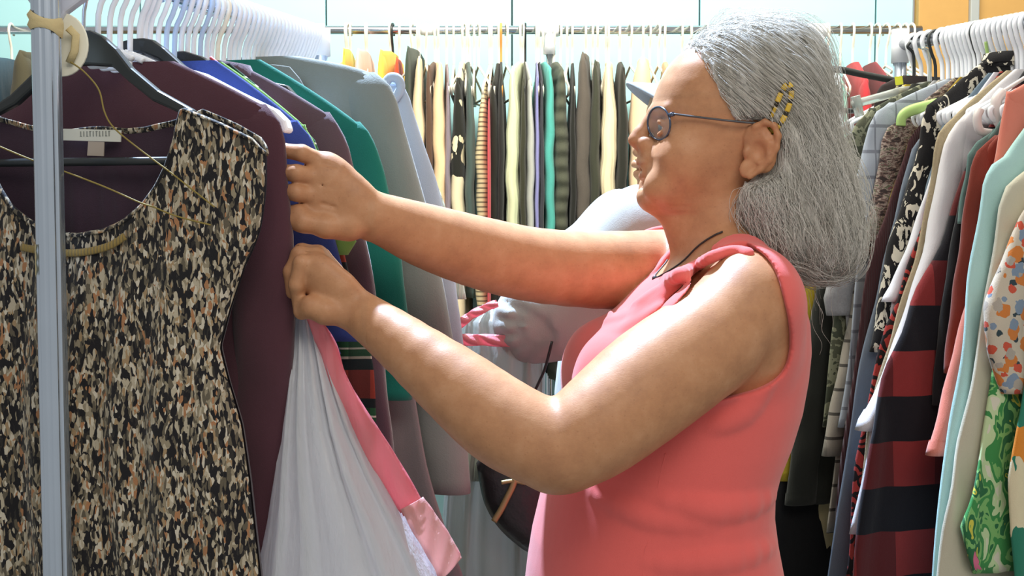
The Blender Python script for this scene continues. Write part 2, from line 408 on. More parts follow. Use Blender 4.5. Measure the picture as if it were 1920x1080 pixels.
# ------------------------------------------------------------------ garments
def loc2(O, P, pts):
    """picture points -> (u, z) on the upright plane a garment hangs in"""
    n = np.array([-P[1], P[0], 0]); out = []
    for px, py in pts:
        p = onplane(px, py, O, n) - O; out.append((float(np.dot(p, P)), float(p[2])))
    return out
def interp_edge(edge, z):
    zs = [e[1] for e in edge]; us = [e[0] for e in edge]
    return np.interp(-z, [-q for q in zs], us)
def sup(t, a, b, e=2.6):
    c, s = math.cos(t), math.sin(t)
    return a * math.copysign(abs(c) ** (2 / e), c), b * math.copysign(abs(s) ** (2 / e), s)
def garment(nm, label, cat, O, P, edge, mat, hem=None, cuff=None, ws=.075, T=.015, neck=.065, zn=-.088, fold=.0035, lam=.045,
            group=None, smat=None, seed=None, collar=None, cmat=None, cuffband=0, hemband=0, both=True, sT=None, rows=40, sred=.5, openneck=True, taper=.72, shcurve=.15):
    rg = random.Random(seed if seed is not None else hash(label) % 9999 if False else len(label) * 31 + ord(label[0]))
    e = [tuple(map(float, q)) for q in edge]; e2 = [e[0]]
    for q in e[1:]:
        if q[1] < e2[-1][1] - .0015: e2.append(q)
    e = e2; tip = e[0]
    if hem is None: hem = e[-1][1]
    if e[-1][1] > hem:
        u0, z0 = e[-1]; u1, z1 = e[-2] if len(e) > 1 else (u0 - .01, z0 + .1)
        sl = (u0 - u1) / (z0 - z1 + 1e-9); sl = max(-.35, min(.25, sl)); e.append((u0 + sl * (hem - z0) * .6, hem))
    root = empty(nm, O, math.atan2(P[1], P[0]), label, cat, group)
    zn = max(zn, tip[1] + .012)
    neck = min(neck, tip[0] * .6)
    zz = [zn + (tip[1] - zn) * (i / 9) ** 1.2 for i in range(10)] + [tip[1] + (hem - tip[1]) * (i / (rows - 1)) ** 1.15 for i in range(1, rows)]
    ph = [rg.uniform(0, 6.28) for _ in range(4)]
    def wbody(z):
        if z >= tip[1]:
            t = (zn - z) / max(1e-6, zn - tip[1]); return neck + (tip[0] - neck) * (t + shcurve * t * (1 - t))
        w_ = interp_edge(e, z)
        if cuff is not None:
            d = min(1, (tip[1] - z) / .10); w_ -= ws * sred * d * (2 - d) * .9
            zc = cuff
            if z < zc: w_ += 0
        return max(.05, w_)
    N = 44; V = []
    for z in zz:
        a_ = wbody(z); below = max(0, (zn - z)); tt = T * (.45 + .55 * min(1, below / .16))
        A = fold * min(1, max(0, (tip[1] - z) / .22 + .12))
        for k in range(N):
            th = 2 * PI * k / N; x, y = sup(th, a_, tt)
            y += A * math.sin(2 * PI * x / lam + ph[0] + 1.3 * math.sin(z * 7 + ph[1])) + A * .6 * math.sin(2 * PI * x / (lam * 2.3) + ph[2] + z * 4)
            x += A * .9 * math.sin(z * 16 + ph[3]) * (abs(x) / max(a_, .01))
            V.append((x, y, z))
    b = MB(); b.grid(V, len(zz), N, True); n0 = (len(zz) - 1) * N
    b.f.append(tuple(range(n0, n0 + N)))
    if not openneck: b.f.append(tuple(reversed(range(N))))
    body = b.build('body', mat, root)
    if hemband:
        V = []
        for z in (hem + hemband, hem + hemband * .5, hem - .001):
            a_ = wbody(z)
            for k in range(N):
                x, y = sup(2 * PI * k / N, a_ + .0015, T + .002); V.append((x, y, z))
        b = MB(); b.grid(V, 3, N, True); b.build('hem_band', smat or mat, root)
    if cuff is not None:
        for sgn in ((1, -1) if both else (1,)):
            M = 30; n2 = 20; V = []; sT_ = sT or T * 1.12
            for i in range(M):
                t = i / (M - 1); z = tip[1] + .004 + (cuff - tip[1] - .004) * t
                uo = tip[0] if z > tip[1] else interp_edge(e, z)
                grow = min(1, (tip[1] + .004 - z) / .05 + .02); grow = math.sqrt(max(0, 1 - (1 - grow) ** 2))
                wd = ws * (1 - (1 - taper) * t)
                uin = uo - wd
                if z > tip[1] - .05: uin = uo - wd * (.55 + .45 * grow)
                cx, hw_ = (uo + uin) / 2, (uo - uin) / 2
                A = fold * .9
                for k in range(n2):
                    x, y = sup(2 * PI * k / n2, hw_, sT_ * max(.12, grow * (.42 + .58 * min(1, (tip[1] + .004 - z) / .15))) * (1 - .15 * t), 2.2)
                    y += A * math.sin(z * 60 + ph[1] + x * 40) * .5 * min(1, t * 3) + A * .5 * math.sin(z * 23 + ph[2])
                    V.append((sgn * (cx + x) , y + .0015 * rg.random() * 0 - .002, z))
            b = MB(); b.grid(V, M, n2, True); b.f.append(tuple(range((M - 1) * n2, M * n2))); b.f.append(tuple(reversed(range(n2))))
            s = b.build('sleeve', smat or mat, root)
            if cuffband:
                V = []
                for i, z in enumerate((cuff + cuffband, cuff + cuffband * .5, cuff - .002)):
                    uo = interp_edge(e, z) ; t = 1; wd = ws * taper
                    for k in range(n2):
                        x, y = sup(2 * PI * k / n2, wd / 2 + .002, sT_ * .85 + .002, 2.2); V.append((sgn * (uo - wd / 2 + x), y - .002, z))
                b = MB(); b.grid(V, 3, n2, True); b.f.append(tuple(range(2 * n2, 3 * n2))); b.build('cuff', cmat or smat or mat, s)
    if collar:
        h, out = collar; V = []; N2 = 30
        for z, g_ in ((zn - .012, 1.06), (zn + h, 1.0), (zn + h * .96, 1.12), (zn - .004, 1.22 + out)):
            for k in range(N2):
                x, y = sup(2 * PI * k / N2, neck * g_, (T * .62 + .004) * g_, 2.2); V.append((x, y, z - .10 * x * x / max(neck, .01)))
        b = MB(); b.grid(V, 4, N2, True); b.build('collar', cmat or smat or mat, root)
    return root
# ------------------------------------------------------------------ left rack: garments from the pole inward
def LO(px): return rail_at(LA, LB, px)
def RO(px): return rail_at(RA, RB, px)
def zpx(O, P, y, x):                     # height on the garment plane of a picture point
    return loc2(O, P, [(x, y)])[0][1]
GL = 'garments hanging on the left rack'; GRT = 'garments hanging on the right rack'; GB = 'garments hanging on the back rack'

# --- the speckled blouse, nearest of all, with a deep scoop neck
O = LO(165); SPK = fab('speckled_print', '#888070', 'leopard', rough=.75, var=.15)
LIN = fab('plum_lining', '#3b2a36', rough=.7, var=.2)
bl = empty('blouse', O, math.atan2(PL[1], PL[0]), 'sleeveless black and tan speckled blouse with scoop neck, nearest on the left rack', 'blouse', GL)
side = loc2(O, PL, [(362, 207), (430, 236), (478, 262), (497, 287), (495, 340), (478, 430), (455, 500), (430, 580), (413, 650), (428, 720), (447, 800), (462, 900), (474, 1000), (485, 1090), (500, 1250)])
neckF = loc2(O, PL, [(355, 212), (345, 265), (330, 310), (310, 350), (285, 387), (255, 413), (215, 432), (172, 440)])
neckB = loc2(O, PL, [(355, 212), (300, 230), (250, 241), (215, 244), (172, 240)])
def blouse_panel(nm, neckc, y0, sgn, mat, rows=110, cols=110):
    us = [s_[0] for s_ in side[:4]]; zs = [s_[1] for s_ in side[:4]]
    ncu = [n_[0] for n_ in neckc][::-1]; ncz = [n_[1] for n_ in neckc][::-1]
    hemz = side[-1][1]; V = []
    uc = ncu[0]                         # centre of the neckline
    for i in range(rows):
        t = i / (rows - 1)
        for j in range(cols):
            c_ = -1 + 2 * j / (cols - 1); 
            uu = abs(c_) * us[-1]
            d = uu
            zt = np.interp(d, ncu[:-1] + [ncu[-1]] + us, ncz[:-1] + [ncz[-1]] + zs) if d <= us[-1] else zs[-1]
            z = zt + (hemz - zt) * t ** 1.1
            wz = us[-1] if z >= zs[-1] else interp_edge(side[3:], z)
            x = abs(c_) ** .92 * wz if z < zs[-1] - .03 else uu
            bl_ = min(1, max(0, (zs[-1] - z) / .12)); x = uu * (1 - bl_) + abs(c_) ** .95 * wz * bl_
            x = math.copysign(x, c_) if c_ else 0
            th = (.020 + .012 * min(1, max(0, -z - .2) / .3)) * (1 - abs(c_) ** 4) ** .5
            A = .0012 + .0045 * min(1, max(0, -z - .25) / .25)
            dz = max(0, 1 - abs((-z - .27)) / .07) * max(0, 1 - abs(x) / .1)
            y = y0 - sgn * th - A * math.sin(x * 120 + 1.5 * math.sin(z * 9)) * (1 - .5 * abs(c_)) - .0012 * math.sin(x * 330) * dz - A * .6 * math.sin(x * 47 + 2)
            V.append((x, y * (1 if nm != 'back_panel' else 1), z))
    b = MB(); b.grid(V, rows, cols); o = b.build(nm, mat, bl)
    return o, V[:cols]
fr, topF = blouse_panel('front_panel', neckF, 0.0, 1, SPK)
bk_, topB = blouse_panel('back_panel', neckB, 0.004, -1, LIN)
for nm, top, oy, rad in (('neck_binding', topF, -.0012, .0032), ('back_neck_binding', topB, -.001, .0042)):
    b = MB(); b.tube(top, rad, 8, flat=.5); b.build(nm, SPK, bl)
gb = spline([tuple(p) for p in loc2(O, PL, [(262, 442), (235, 459), (200, 469), (165, 473), (120, 471), (70, 462)])], 30)
b = MB(); b.tube([(u, -.0285, z) for u, z in gb], .0042, 8, flat=.35); tag(b.build('gold_braid', fab('gold_braid_trim', '#8f7a45', rough=.6, rib=.004, var=.1), bl), 'gold braid trim under the scoop neck')
# sewn-in brand and size labels
lb = loc2(O, PL, [(108, 240), (216, 243), (215, 265), (106, 262)])
b = MB(); b.prism(lb, .011, .0125); ol = b.build('neck_label', plain('label_cotton', '#c9c9bd', .8), bl, smooth=False); tag(ol, 'white sewn-in neck label with blurred grey lettering')
b = MB(); b.prism(loc2(O, PL, [(154, 264), (184, 265), (183, 292), (152, 291)]), .0112, .0124); b.build('size_tag', plain('tag_satin', '#a79a8c', .6), ol, smooth=False)
b = MB(); x0, z0 = lb[0]; x1 = lb[1][0]
for k in range(10):                     # out-of-focus letters, readable only as grey strokes
    cx = x0 + (x1 - x0) * (.30 + .055 * k); zc_ = (lb[0][1] + lb[3][1]) / 2
    b.prism([(cx - .0007, zc_ - .003), (cx + .0007, zc_ - .003), (cx + .0007, zc_ + .003), (cx - .0007, zc_ + .003)], .0107, .011)
    if k % 3 != 1: b.prism([(cx - .001, zc_ + (.0022 if k % 2 else -.003)), (cx + .0016, zc_ + (.0022 if k % 2 else -.003)), (cx + .0016, zc_ + (.003 if k % 2 else -.0022)), (cx - .001, zc_ + (.003 if k % 2 else -.0022))], .0107, .011)
b.build('lettering', plain('grey_ink', '#85877f', .8), ol, smooth=False)
# broad black hanger inside the blouse
bh = empty('clothes_hanger', O, math.atan2(PL[1], PL[0]), 'broad black plastic hanger inside the speckled blouse', 'hanger')
up = loc2(O, PL, [(172, 57), (195, 68), (222, 92), (250, 128), (300, 170), (368, 208)]); lo = loc2(O, PL, [(352, 218), (290, 190), (243, 152), (215, 126), (172, 123)])
poly = [(u, z) for u, z in up + lo]; half = poly; full = half + [(-u, z) for u, z in reversed(half) if u > .006]
b = MB(); b.prism(full, -.006, .006); b.build('shoulder_piece', BLACKP, bh, smooth=False, bevel=.003)
zb = zpx(O, PL, 302, 250); MB().tube([(-.17, .004, zb), (.17, .004, zb)], .0046, 10).build('trouser_bar', BLACKP, bh)
for s_ in (-1, 1): MB().tube([(s_ * .150, .004, zb), (s_ * .168, .004, up[-1][1] - .03)], .004, 8).build('bar_support', BLACKP, bh)
mh, _ = hanger_meshes(.2, .085, .0035, .0022); c_ = bpy.data.objects.new('hook', mh.copy()); COL.objects.link(c_); c_.parent = bh; c_.data.materials.append(CHROME); c_.scale = (1, 1, 1)

MAROON = fab('maroon_knit', '#4f3039', rough=.95, sheen=.25, weave=900, var=.2)
PLUM = fab('plum_wool', '#55414c', rough=.95, sheen=.5, weave=900, var=.2)
GREEN = fab('bottle_green_wool', '#176f63', rough=.85, sheen=.2, var=.15)
GREY = fab('grey_wool_flannel', '#7f8683', rough=.95, sheen=.2, weave=500, var=.15)
TAUPE = fab('taupe_grey_wool', '#7d7779', rough=.95, sheen=.2, var=.15)
NAVY = fab('royal_blue_jersey', '#35478a', rough=.9, var=.3)
def LG(nm, label, cat, apex, pts, mat, hem_y=None, cuff_y=None, **k):
    O = LO(apex); e = loc2(O, PL, pts)
    if hem_y: k['hem'] = zpx(O, PL, hem_y, pts[-1][0])
    if cuff_y: k['cuff'] = zpx(O, PL, cuff_y, pts[-1][0])
    return garment(nm, label, cat, O, PL, e, mat, group=GL, **k)
LG('cardigan', 'dark maroon knitted cardigan hanging right behind the speckled blouse', 'cardigan', 240,
   [(500, 202), (526, 228), (535, 262), (540, 340), (549, 430), (554, 520), (552, 640), (547, 760), (536, 880), (518, 980), (497, 1090), (480, 1200)], MAROON, 1500, 1190, ws=.085, T=.017, zn=-.100, taper=.7, cuffband=.05)
LG('t_shirt', 'royal blue jersey shirt behind the maroon cardigan and the reaching hands', 'shirt', 322,
   [(560, 232), (580, 250), (592, 275), (602, 312), (612, 370), (628, 440), (650, 530), (668, 610), (688, 668)], NAVY, 666, 640, ws=.08, T=.012, hemband=.012)
LG('t_shirt', 'lime green top whose sleeve tip peeks out below the upper hand', 'top', 334,
   [(575, 240), (590, 262), (604, 300), (622, 360), (648, 415), (670, 452), (646, 488)], fab('lime_jersey', '#7fae5c', var=.15), 700, 478, ws=.075, T=.010)
LG('shirt', 'red and green tartan shirt showing its hem below the blue shirt', 'shirt', 350,
   [(590, 262), (612, 320), (650, 470), (680, 600), (697, 690), (702, 790)], fab('red_tartan', '#8e3b30', 'tartan', var=.15), 790, None, T=.010)
LG('cardigan', 'plum wool cardigan between the blue shirt and the green blazer', 'cardigan', 378,
   [(618, 216), (640, 240), (655, 275), (666, 320), (676, 390), (692, 470), (706, 560), (720, 680), (735, 800), (745, 900)], PLUM, 1120, 880, ws=.085, T=.016, collar=(.01, .02))
LG('blazer', 'bottle green blazer hanging between the plum cardigan and the grey blazer', 'blazer', 430,
   [(676, 234), (694, 248), (706, 275), (720, 320), (737, 390), (752, 470), (763, 560), (768, 640), (772, 760)], GREEN, 820, 750, ws=.09, T=.016, zn=-.070, neck=.05)
gz = LG('blazer', 'grey flannel blazer with broad square shoulder on the left rack', 'blazer', 490,
   [(705, 141), (730, 152), (744, 185), (756, 235), (778, 310), (800, 390), (820, 480), (840, 580), (858, 700), (872, 800), (882, 890)], GREY, 860, 925, ws=.080, T=.024, sT=.0245, sred=.3, zn=-.055, shcurve=.5, taper=.85, neck=.06)
# lapel, shoulder seam and collar of the grey blazer
Og = LO(490); n_ = math.atan2(PL[1], PL[0])
lp = loc2(Og, PL, [(478, 118), (556, 128), (575, 150), (606, 205), (625, 260), (640, 400), (600, 380), (560, 250), (500, 180)])
b = MB(); b.prism(lp, -.0235, -.0195); b.build('lapel', GREY, gz, smooth=False, bevel=.0015)
cl = loc2(Og, PL, [(424, 120), (452, 110), (476, 112), (498, 136), (486, 140), (450, 138)])
b = MB(); b.prism(cl, -.014, .012); b.build('collar', fab('dark_grey_wool', '#4d5352', rough=.95), gz, smooth=False, bevel=.003)
LG('coat', 'long taupe grey wool coat reaching below the grey blazer', 'coat', 458,
   [(690, 300), (704, 340), (728, 470), (750, 610), (772, 740), (805, 870), (838, 980), (868, 1080), (885, 1160)], TAUPE, 1300, None, T=.016, fold=.005, lam=.09)
ls = LG('shirt', 'pale blue grey shirt with open collar behind the grey blazer', 'shirt', 535,
   [(752, 152), (768, 178), (778, 215), (795, 265), (815, 325), (832, 390), (850, 480)], fab('pale_blue_cotton', '#a9b6c6', var=.1), 900, 700, ws=.085, T=.013)
Os = LO(535); cp = [(u, -.012, z) for u, z in loc2(Os, PL, [(728, 158), (738, 147), (752, 150), (757, 166), (748, 184), (738, 196)])]
MB().tube(spline(cp, 24), .007, 8, flat=.5).build('collar', _mc['pale_blue_cotton'], ls)
LG('cardigan', 'pale sage cardigan edge showing past the pale blue shirt', 'cardigan', 548,
   [(762, 180), (780, 220), (800, 290), (820, 345), (838, 395), (850, 430)], fab('sage_knit', '#b9c3b4', rib=.005), 900, 560, ws=.07, T=.010)
LG('cardigan', 'forest green cardigan with long sleeve, farthest on the left rack', 'cardigan', 562,
   [(765, 210), (786, 300), (812, 420), (836, 500), (852, 560), (862, 640), (868, 720)], fab('forest_green_knit', '#3a6a50', rib=.005), 900, 690, ws=.075, T=.013)
# broad hangers that show between these garments
def flat_hanger(apex, pts_up, pts_lo, mat, label, th=.006, on=LO, P=PL, bev=.003):
    O = on(apex); o = empty('clothes_hanger', O, math.atan2(P[1], P[0]), label, 'hanger')
    u_ = loc2(O, P, pts_up); l_ = loc2(O, P, pts_lo); h = u_ + l_
    f_ = h + [(-a_, z) for a_, z in reversed(h) if a_ > .004]
    b = MB(); b.prism(f_, -th, th); b.build('shoulder_piece', mat, o, smooth=False, bevel=bev)
    mh_, _ = hanger_meshes(.2, .085, .0035, .0033); c = bpy.data.objects.new('hook', mh_.copy()); COL.objects.link(c); c.parent = o; c.data.materials.append(WHITE if mat is not CLEARP else mat)
    return o
flat_hanger(278, [(282, 96), (330, 122), (385, 138), (450, 172), (520, 206), (540, 226), (546, 245), (538, 252)], [(524, 235), (505, 222), (440, 192), (380, 165), (282, 135)], WHITE, 'broad white plastic hanger between the maroon cardigan and the blue shirt', .009)
flat_hanger(268, [(272, 72), (288, 75), (312, 92), (345, 122), (372, 140)], [(360, 150), (325, 130), (300, 112), (272, 100)], BLACKP, 'black plastic hanger rising behind the maroon cardigan collar')
flat_hanger(345, [(348, 96), (380, 106), (410, 125), (440, 150)], [(430, 158), (400, 140), (372, 122), (348, 116)], fab('black_velvet', '#23252b', sheen=.6), 'black velvet hanger in the middle of the left rack')
flat_hanger(402, [(406, 118), (450, 140), (500, 152), (540, 160), (556, 178), (560, 192)], [(545, 190), (535, 178), (500, 168), (450, 160), (406, 140)], BLACKP, 'dark broad hanger above the plum cardigan')
# the packed run of tubular hangers
_x = 0
LBL = 'white plastic hanger, one of the tight run of hooks on the left rack'
pxs = [192, 214, 232, 252, 270, 288, 304, 318, 334, 346, 358, 369, 381, 392, 403, 413, 424, 434, 443, 452, 461, 470, 478, 486, 494, 501, 508, 515, 522, 529, 535, 541, 547, 553, 559, 564, 569, 574, 579, 583]
BLUEW = plain('pale_blue_plastic', '#b9cdea', .35)
for i, px in enumerate(pxs):
    cl_ = px in (358,)
    m = IVORY if px == 413 else (BLUEW if px in (318, 334, 346, 381) else WHITE)
    lab = {413: 'ivory hanger among the white ones on the left rack'}.get(px, LBL if m is WHITE else 'pale blue plastic hanger among the white ones on the left rack')
    grp = None if px == 413 else ('white hangers on the left rack' if m is WHITE else 'pale blue hangers on the left rack')
    hanger(LO(px), PL, m, lab, grp, hw=.012 if px < 250 else .12, drop=.003 if px < 250 else .06, tilt=R.uniform(-.02, .02))
tag(MB().tube(spline([at(395, 108, 1.62), at(418, 128, 1.61), at(432, 152, 1.60)], 14), .0022, 8).build('strap', plain('red_cord', '#d0545c', .6)), 'thin red strap looped over a black hanger on the left rack', 'strap')

# ------------------------------------------------------------------ right rack
def RG(nm, label, cat, apex, pts, mat, hem_y=None, cuff_y=None, hang=True, **k):
    O = RO(apex); e = loc2(O, PR, pts)
    if hem_y: k['hem'] = zpx(O, PR, hem_y, pts[-1][0])
    if cuff_y: k['cuff'] = zpx(O, PR, cuff_y, pts[-1][0])
    k.setdefault('T', .012); k.setdefault('fold', .003)
    return garment(nm, label, cat, O, PR, e, mat, group=GRT, **k)
FLOR = fab('cream_floral_print', '#c2b8a6', 'floral', spots=[(46, .25, '#33434a'), (30, .36, '#c87a3c'), (28, .30, '#7c8ea2'), (38, .26, '#c2543f'), (30, .27, '#a8a095')], var=.1)
LEAF = fab('green_leaf_print', '#cfd8bf', 'leaf', var=.1)
RG('dress', 'multicoloured print dress in teal, orange and dotted cream at the right edge', 'dress', 2150, [(1940, 560), (1925, 700), (1905, 800), (1892, 900), (1893, 1000), (1898, 1100)],
   fab('mixed_print', '#2e7a63', 'floral', spots=[(9, .42, '#d8cfae'), (12, .33, '#d98a35'), (40, .20, '#16181a')], sc=(1, 1, .6)), 1200)
RG('blouse', 'cream blouse with orange and blue flower print and wide sleeve', 'blouse', 2128, [(1935, 375), (1915, 402), (1893, 455), (1868, 520), (1851, 572), (1850, 615), (1856, 660), (1868, 700), (1878, 738)], FLOR, 780, 738, ws=.085, T=.016, taper=.9)
RG('dress', 'green and white tropical leaf print dress near the right edge', 'dress', 2118, [(1925, 430), (1895, 520), (1870, 640), (1850, 760), (1828, 880), (1803, 985), (1812, 1040), (1830, 1078)], LEAF, 1076, T=.015, fold=.005)
RG('jacket', 'white cotton jacket turning beige below, beside the leaf print dress', 'jacket', 2098, [(1925, 318), (1890, 345), (1874, 385), (1864, 460), (1850, 540), (1832, 650), (1806, 800), (1785, 900), (1768, 980), (1752, 1090)], fab('off_white_cotton', '#bdbaa6', var=.12), 1300, None, T=.016)
RG('jacket', 'mint green jacket with a rounded shoulder on the right rack', 'jacket', 2076, [(1882, 294), (1856, 312), (1843, 345), (1836, 400), (1824, 480), (1810, 580), (1796, 680), (1780, 780), (1768, 880), (1745, 1090)], fab('mint_twill', '#a8cfcc', var=.08), 1300, None, T=.016)
RG('sweater', 'coral pink sweater with a hanging sleeve on the right rack', 'sweater', 2052, [(1888, 176), (1878, 230), (1868, 300), (1843, 430), (1818, 555), (1798, 630), (1782, 700), (1762, 780), (1742, 850)], fab('coral_fleece', '#cf7a68', sheen=.4), 900, 852, ws=.085, T=.015, cuffband=.02)
RG('sweater', 'rust red sweater between the coral and the black garment', 'sweater', 2026, [(1868, 258), (1838, 276), (1824, 308), (1812, 370), (1800, 470), (1786, 580), (1772, 690)], fab('rust_knit', '#7a3226', sheen=.3), 1050, 700, ws=.08)
RG('cardigan', 'grey green cardigan whose shoulder shows left of the rust sweater', 'cardigan', 2006, [(1862, 246), (1832, 266), (1816, 290), (1812, 325), (1806, 360)], fab('grey_green_knit', '#5d7a76'), 620, 420, ws=.07, T=.010)
RG('jacket', 'black jacket hanging between the rust sweater and the red checked coat', 'jacket', 1994, [(1850, 270), (1822, 300), (1808, 350), (1790, 430), (1772, 540), (1760, 650), (1750, 760)], fab('black_cloth', '#1d1f22', var=.3), 1100, 760, ws=.08)
RG('coat', 'red and black buffalo checked wool coat on the right rack', 'coat', 1972, [(1832, 280), (1808, 318), (1792, 365), (1765, 440), (1732, 530), (1700, 610), (1668, 690), (1636, 775), (1620, 840), (1608, 940), (1600, 1090)],
   fab('buffalo_check', '#7a2526', 'plaid', size=.145, c0='#7d2b2b', c1='#551d1f', c2='#15141a', var=.2, off=(.22, 0, .30)), 1400, None, T=.020, fold=.006, lam=.08)
RG('shirt', 'plain white long sleeved shirt beside the red checked coat', 'shirt', 1950, [(1812, 216), (1788, 236), (1774, 268), (1766, 310), (1752, 385), (1736, 465), (1705, 570), (1668, 680), (1636, 755), (1612, 795)], fab('white_cotton', '#d3d2d6', var=.06), 1000, 805, ws=.05, T=.015, cuffband=.03)
RG('sweater', 'tan bouclé knit sweater beside the white shirt'.replace('é', 'e'), 'sweater', 1934, [(1785, 222), (1762, 244), (1752, 275), (1744, 340), (1728, 430), (1692, 560), (1655, 680), (1625, 800), (1608, 930), (1600, 1080)], fab('tan_boucle', '#a2957a', weave=250, bump=.7), 1100, None, T=.011)
RG('blouse', 'red and black paisley blouse on the right rack', 'blouse', 1922, [(1765, 320), (1748, 370), (1722, 440), (1690, 530), (1660, 610), (1640, 690), (1624, 770), (1606, 870)], fab('red_paisley', '#9a3530', 'paisley', line='#1d1517'), 1080, None, T=.012)
RG('shirt', 'thin white shirt edge beside the paisley blouse', 'shirt', 1910, [(1760, 290), (1748, 330), (1728, 390), (1702, 462), (1672, 535), (1655, 562)], fab('white_poplin', '#d6d9e2', var=.05), 900, 566, ws=.04, T=.009)
RG('cardigan', 'slate blue cardigan behind the white shirt shoulder', 'cardigan', 1900, [(1792, 214), (1768, 236), (1758, 262), (1750, 310), (1738, 350)], fab('slate_knit', '#5f7180'), 900, 420, ws=.06, T=.010)
RG('sweater', 'black and cream nordic patterned sweater on the right rack', 'sweater', 1884, [(1762, 186), (1742, 194), (1732, 222), (1726, 270), (1708, 335), (1686, 405), (1668, 462), (1656, 530), (1645, 595), (1633, 655)],
   fab('nordic_knit', '#1b1b1e', 'mottle', scale=48, sc=(1, 1, .55), dist=1.5, stops=[(0, '#17171a'), (.54, '#c9c4b4')], var=.15), 900, 660, ws=.085, T=.015, zn=-.06, collar=(.014, .0), neck=.05)
RG('trousers', 'long slate blue garment strip left of the red checked coat', 'garment', 1868, [(1710, 280), (1672, 420), (1645, 530), (1625, 640), (1604, 740), (1586, 850), (1568, 960), (1552, 1090)], fab('slate_cotton', '#6a7684', var=.1), 1400, None, T=.012)
RG('coat', 'dark brown maroon corduroy coat beside the slate blue strip', 'coat', 1856, [(1705, 260), (1670, 370), (1640, 455), (1618, 550), (1603, 650), (1590, 750), (1580, 850), (1572, 960)], fab('maroon_cord', '#43282b', rib=.004), 1000, None, T=.012)
RG('cardigan', 'mustard piped cardigan with a bright front edge', 'cardigan', 1846, [(1714, 254), (1702, 270), (1690, 310), (1668, 375), (1644, 445), (1622, 520)], fab('mustard_knit', '#a08a2e'), 540, None, T=.008)
RG('sweater', 'brown and grey patterned knit sweater beside the mustard cardigan', 'sweater', 1836, [(1690, 226), (1668, 236), (1656, 262), (1648, 320), (1634, 390), (1612, 470)], fab('brown_fairisle', '#6f625c', 'mottle', scale=70, sc=(1, 1, 2.2), stops=[(0, '#3a3130'), (.42, '#6b5852'), (.5, '#9c8f86'), (.57, '#5a5f4c'), (.64, '#7a4f57')], var=.1), 800, 480, ws=.075)
RG('shirt', 'sheer pale grey blue shirt with a soft check on the right rack', 'shirt', 1822, [(1668, 196), (1645, 206), (1630, 235), (1618, 290), (1602, 360), (1586, 440)], fab('sheer_check', '#a4aebb', 'window', size=.045, line='#7d8490', var=.1), 800, 460, ws=.075)
RG('blouse', 'cream windowpane checked blouse with a long narrow sleeve', 'blouse', 1806, [(1655, 270), (1632, 380), (1612, 500), (1596, 590), (1574, 690), (1558, 770), (1545, 850)], fab('windowpane', '#9c968b', 'window', size=.043, line='#4e4a45', vert=.3, var=.1), 1000, 856, ws=.055)
RG('sweatshirt', 'grey marl sweatshirt whose sleeve cuff ends in the hair of the person', 'sweatshirt', 1796, [(1640, 280), (1612, 340), (1584, 430), (1560, 510), (1546, 560), (1552, 590)], fab('grey_marl', '#8e8f92', 'mottle', scale=300, stops=[(0, '#7e7f82'), (1, '#a4a5a8')], const=False), 700, 592, ws=.085)
RG('jacket', 'olive camouflage jacket high behind the silver hair', 'jacket', 1784, [(1632, 206), (1606, 232), (1590, 270), (1578, 330), (1560, 420)], fab('olive_camo', '#5d614e', 'mottle', scale=28, stops=[(0, '#3d4236'), (.48, '#7a7d68'), (.56, '#4c4f40')]), 800, 450, ws=.075)
RG('sweater', 'cream ribbed sweater with its hem low behind the coral top', 'sweater', 1724, [(1600, 330), (1570, 480), (1540, 700), (1512, 880), (1492, 940), (1490, 985)], fab('cream_rib', '#c9bd95', rib=.008), 990, None, T=.012)
RG('trousers', 'pale yellow trousers hanging low beside the slate strip', 'trousers', 1738, [(1600, 340), (1575, 600), (1545, 800), (1532, 950), (1528, 1090)], fab('pale_yellow_cotton', '#c2b489'), 1400, None, T=.012)
RG('jacket', 'dark olive black jacket hanging behind the coral top', 'jacket', 1756, [(1600, 330), (1570, 420), (1538, 510), (1518, 620), (1500, 740), (1485, 850), (1476, 945)], fab('olive_black', '#2a2c28', var=.3), 950, 946, ws=.085, T=.014, cuffband=.02)
RG('blouse', 'mustard yellow blouse glimpsed between hair and strap', 'blouse', 1742, [(1580, 340), (1540, 420), (1510, 500), (1498, 570)], fab('mustard_satin', '#b09a2a', rough=.5), 900, None, T=.009)
RG('dress', 'long black dress hanging lowest behind the coral top', 'dress', 1732, [(1585, 340), (1540, 480), (1490, 700), (1455, 880), (1440, 980), (1430, 1090)], fab('black_crepe', '#1a1a1c', var=.3), 1500, None, T=.016)
# hangers of the right rack
WL = 'white plastic hanger in the packed row of hooks on the right rack'
rpx = [1708, 1722, 1736, 1760, 1772, 1781, 1789, 1797, 1805, 1813, 1821, 1830, 1839, 1848, 1858, 1868, 1878, 1888, 1898, 1908, 1918, 1930, 1945, 1960, 1975, 1990, 2010, 2030]
for px in rpx: hanger(RO(px), PR, WHITE, WL, 'white hangers on the right rack', hw=.16, drop=.075, r=.0042, hookr=.0042, tilt=R.uniform(-.03, .03))
hanger(RO(1748), PR, BLACKP, 'black hanger, leftmost dark hook on the right rack', None, hw=.16, drop=.075, hookr=.003)
hanger(RO(1826), PR, BLACKP, 'black hanger, dark hook in the middle of the right rack', None, hw=.16, drop=.075, hookr=.003)
def on_plane_tube(apex, pts, r, nm, mat, parent, off=0, flat=1, n=24):
    O = RO(apex); MB_ = MB(); P_ = [(u, off, z) for u, z in loc2(O, PR, pts)]
    return MB_.tube(spline(P_, n), r, 8, flat=flat).build(nm, mat, parent)
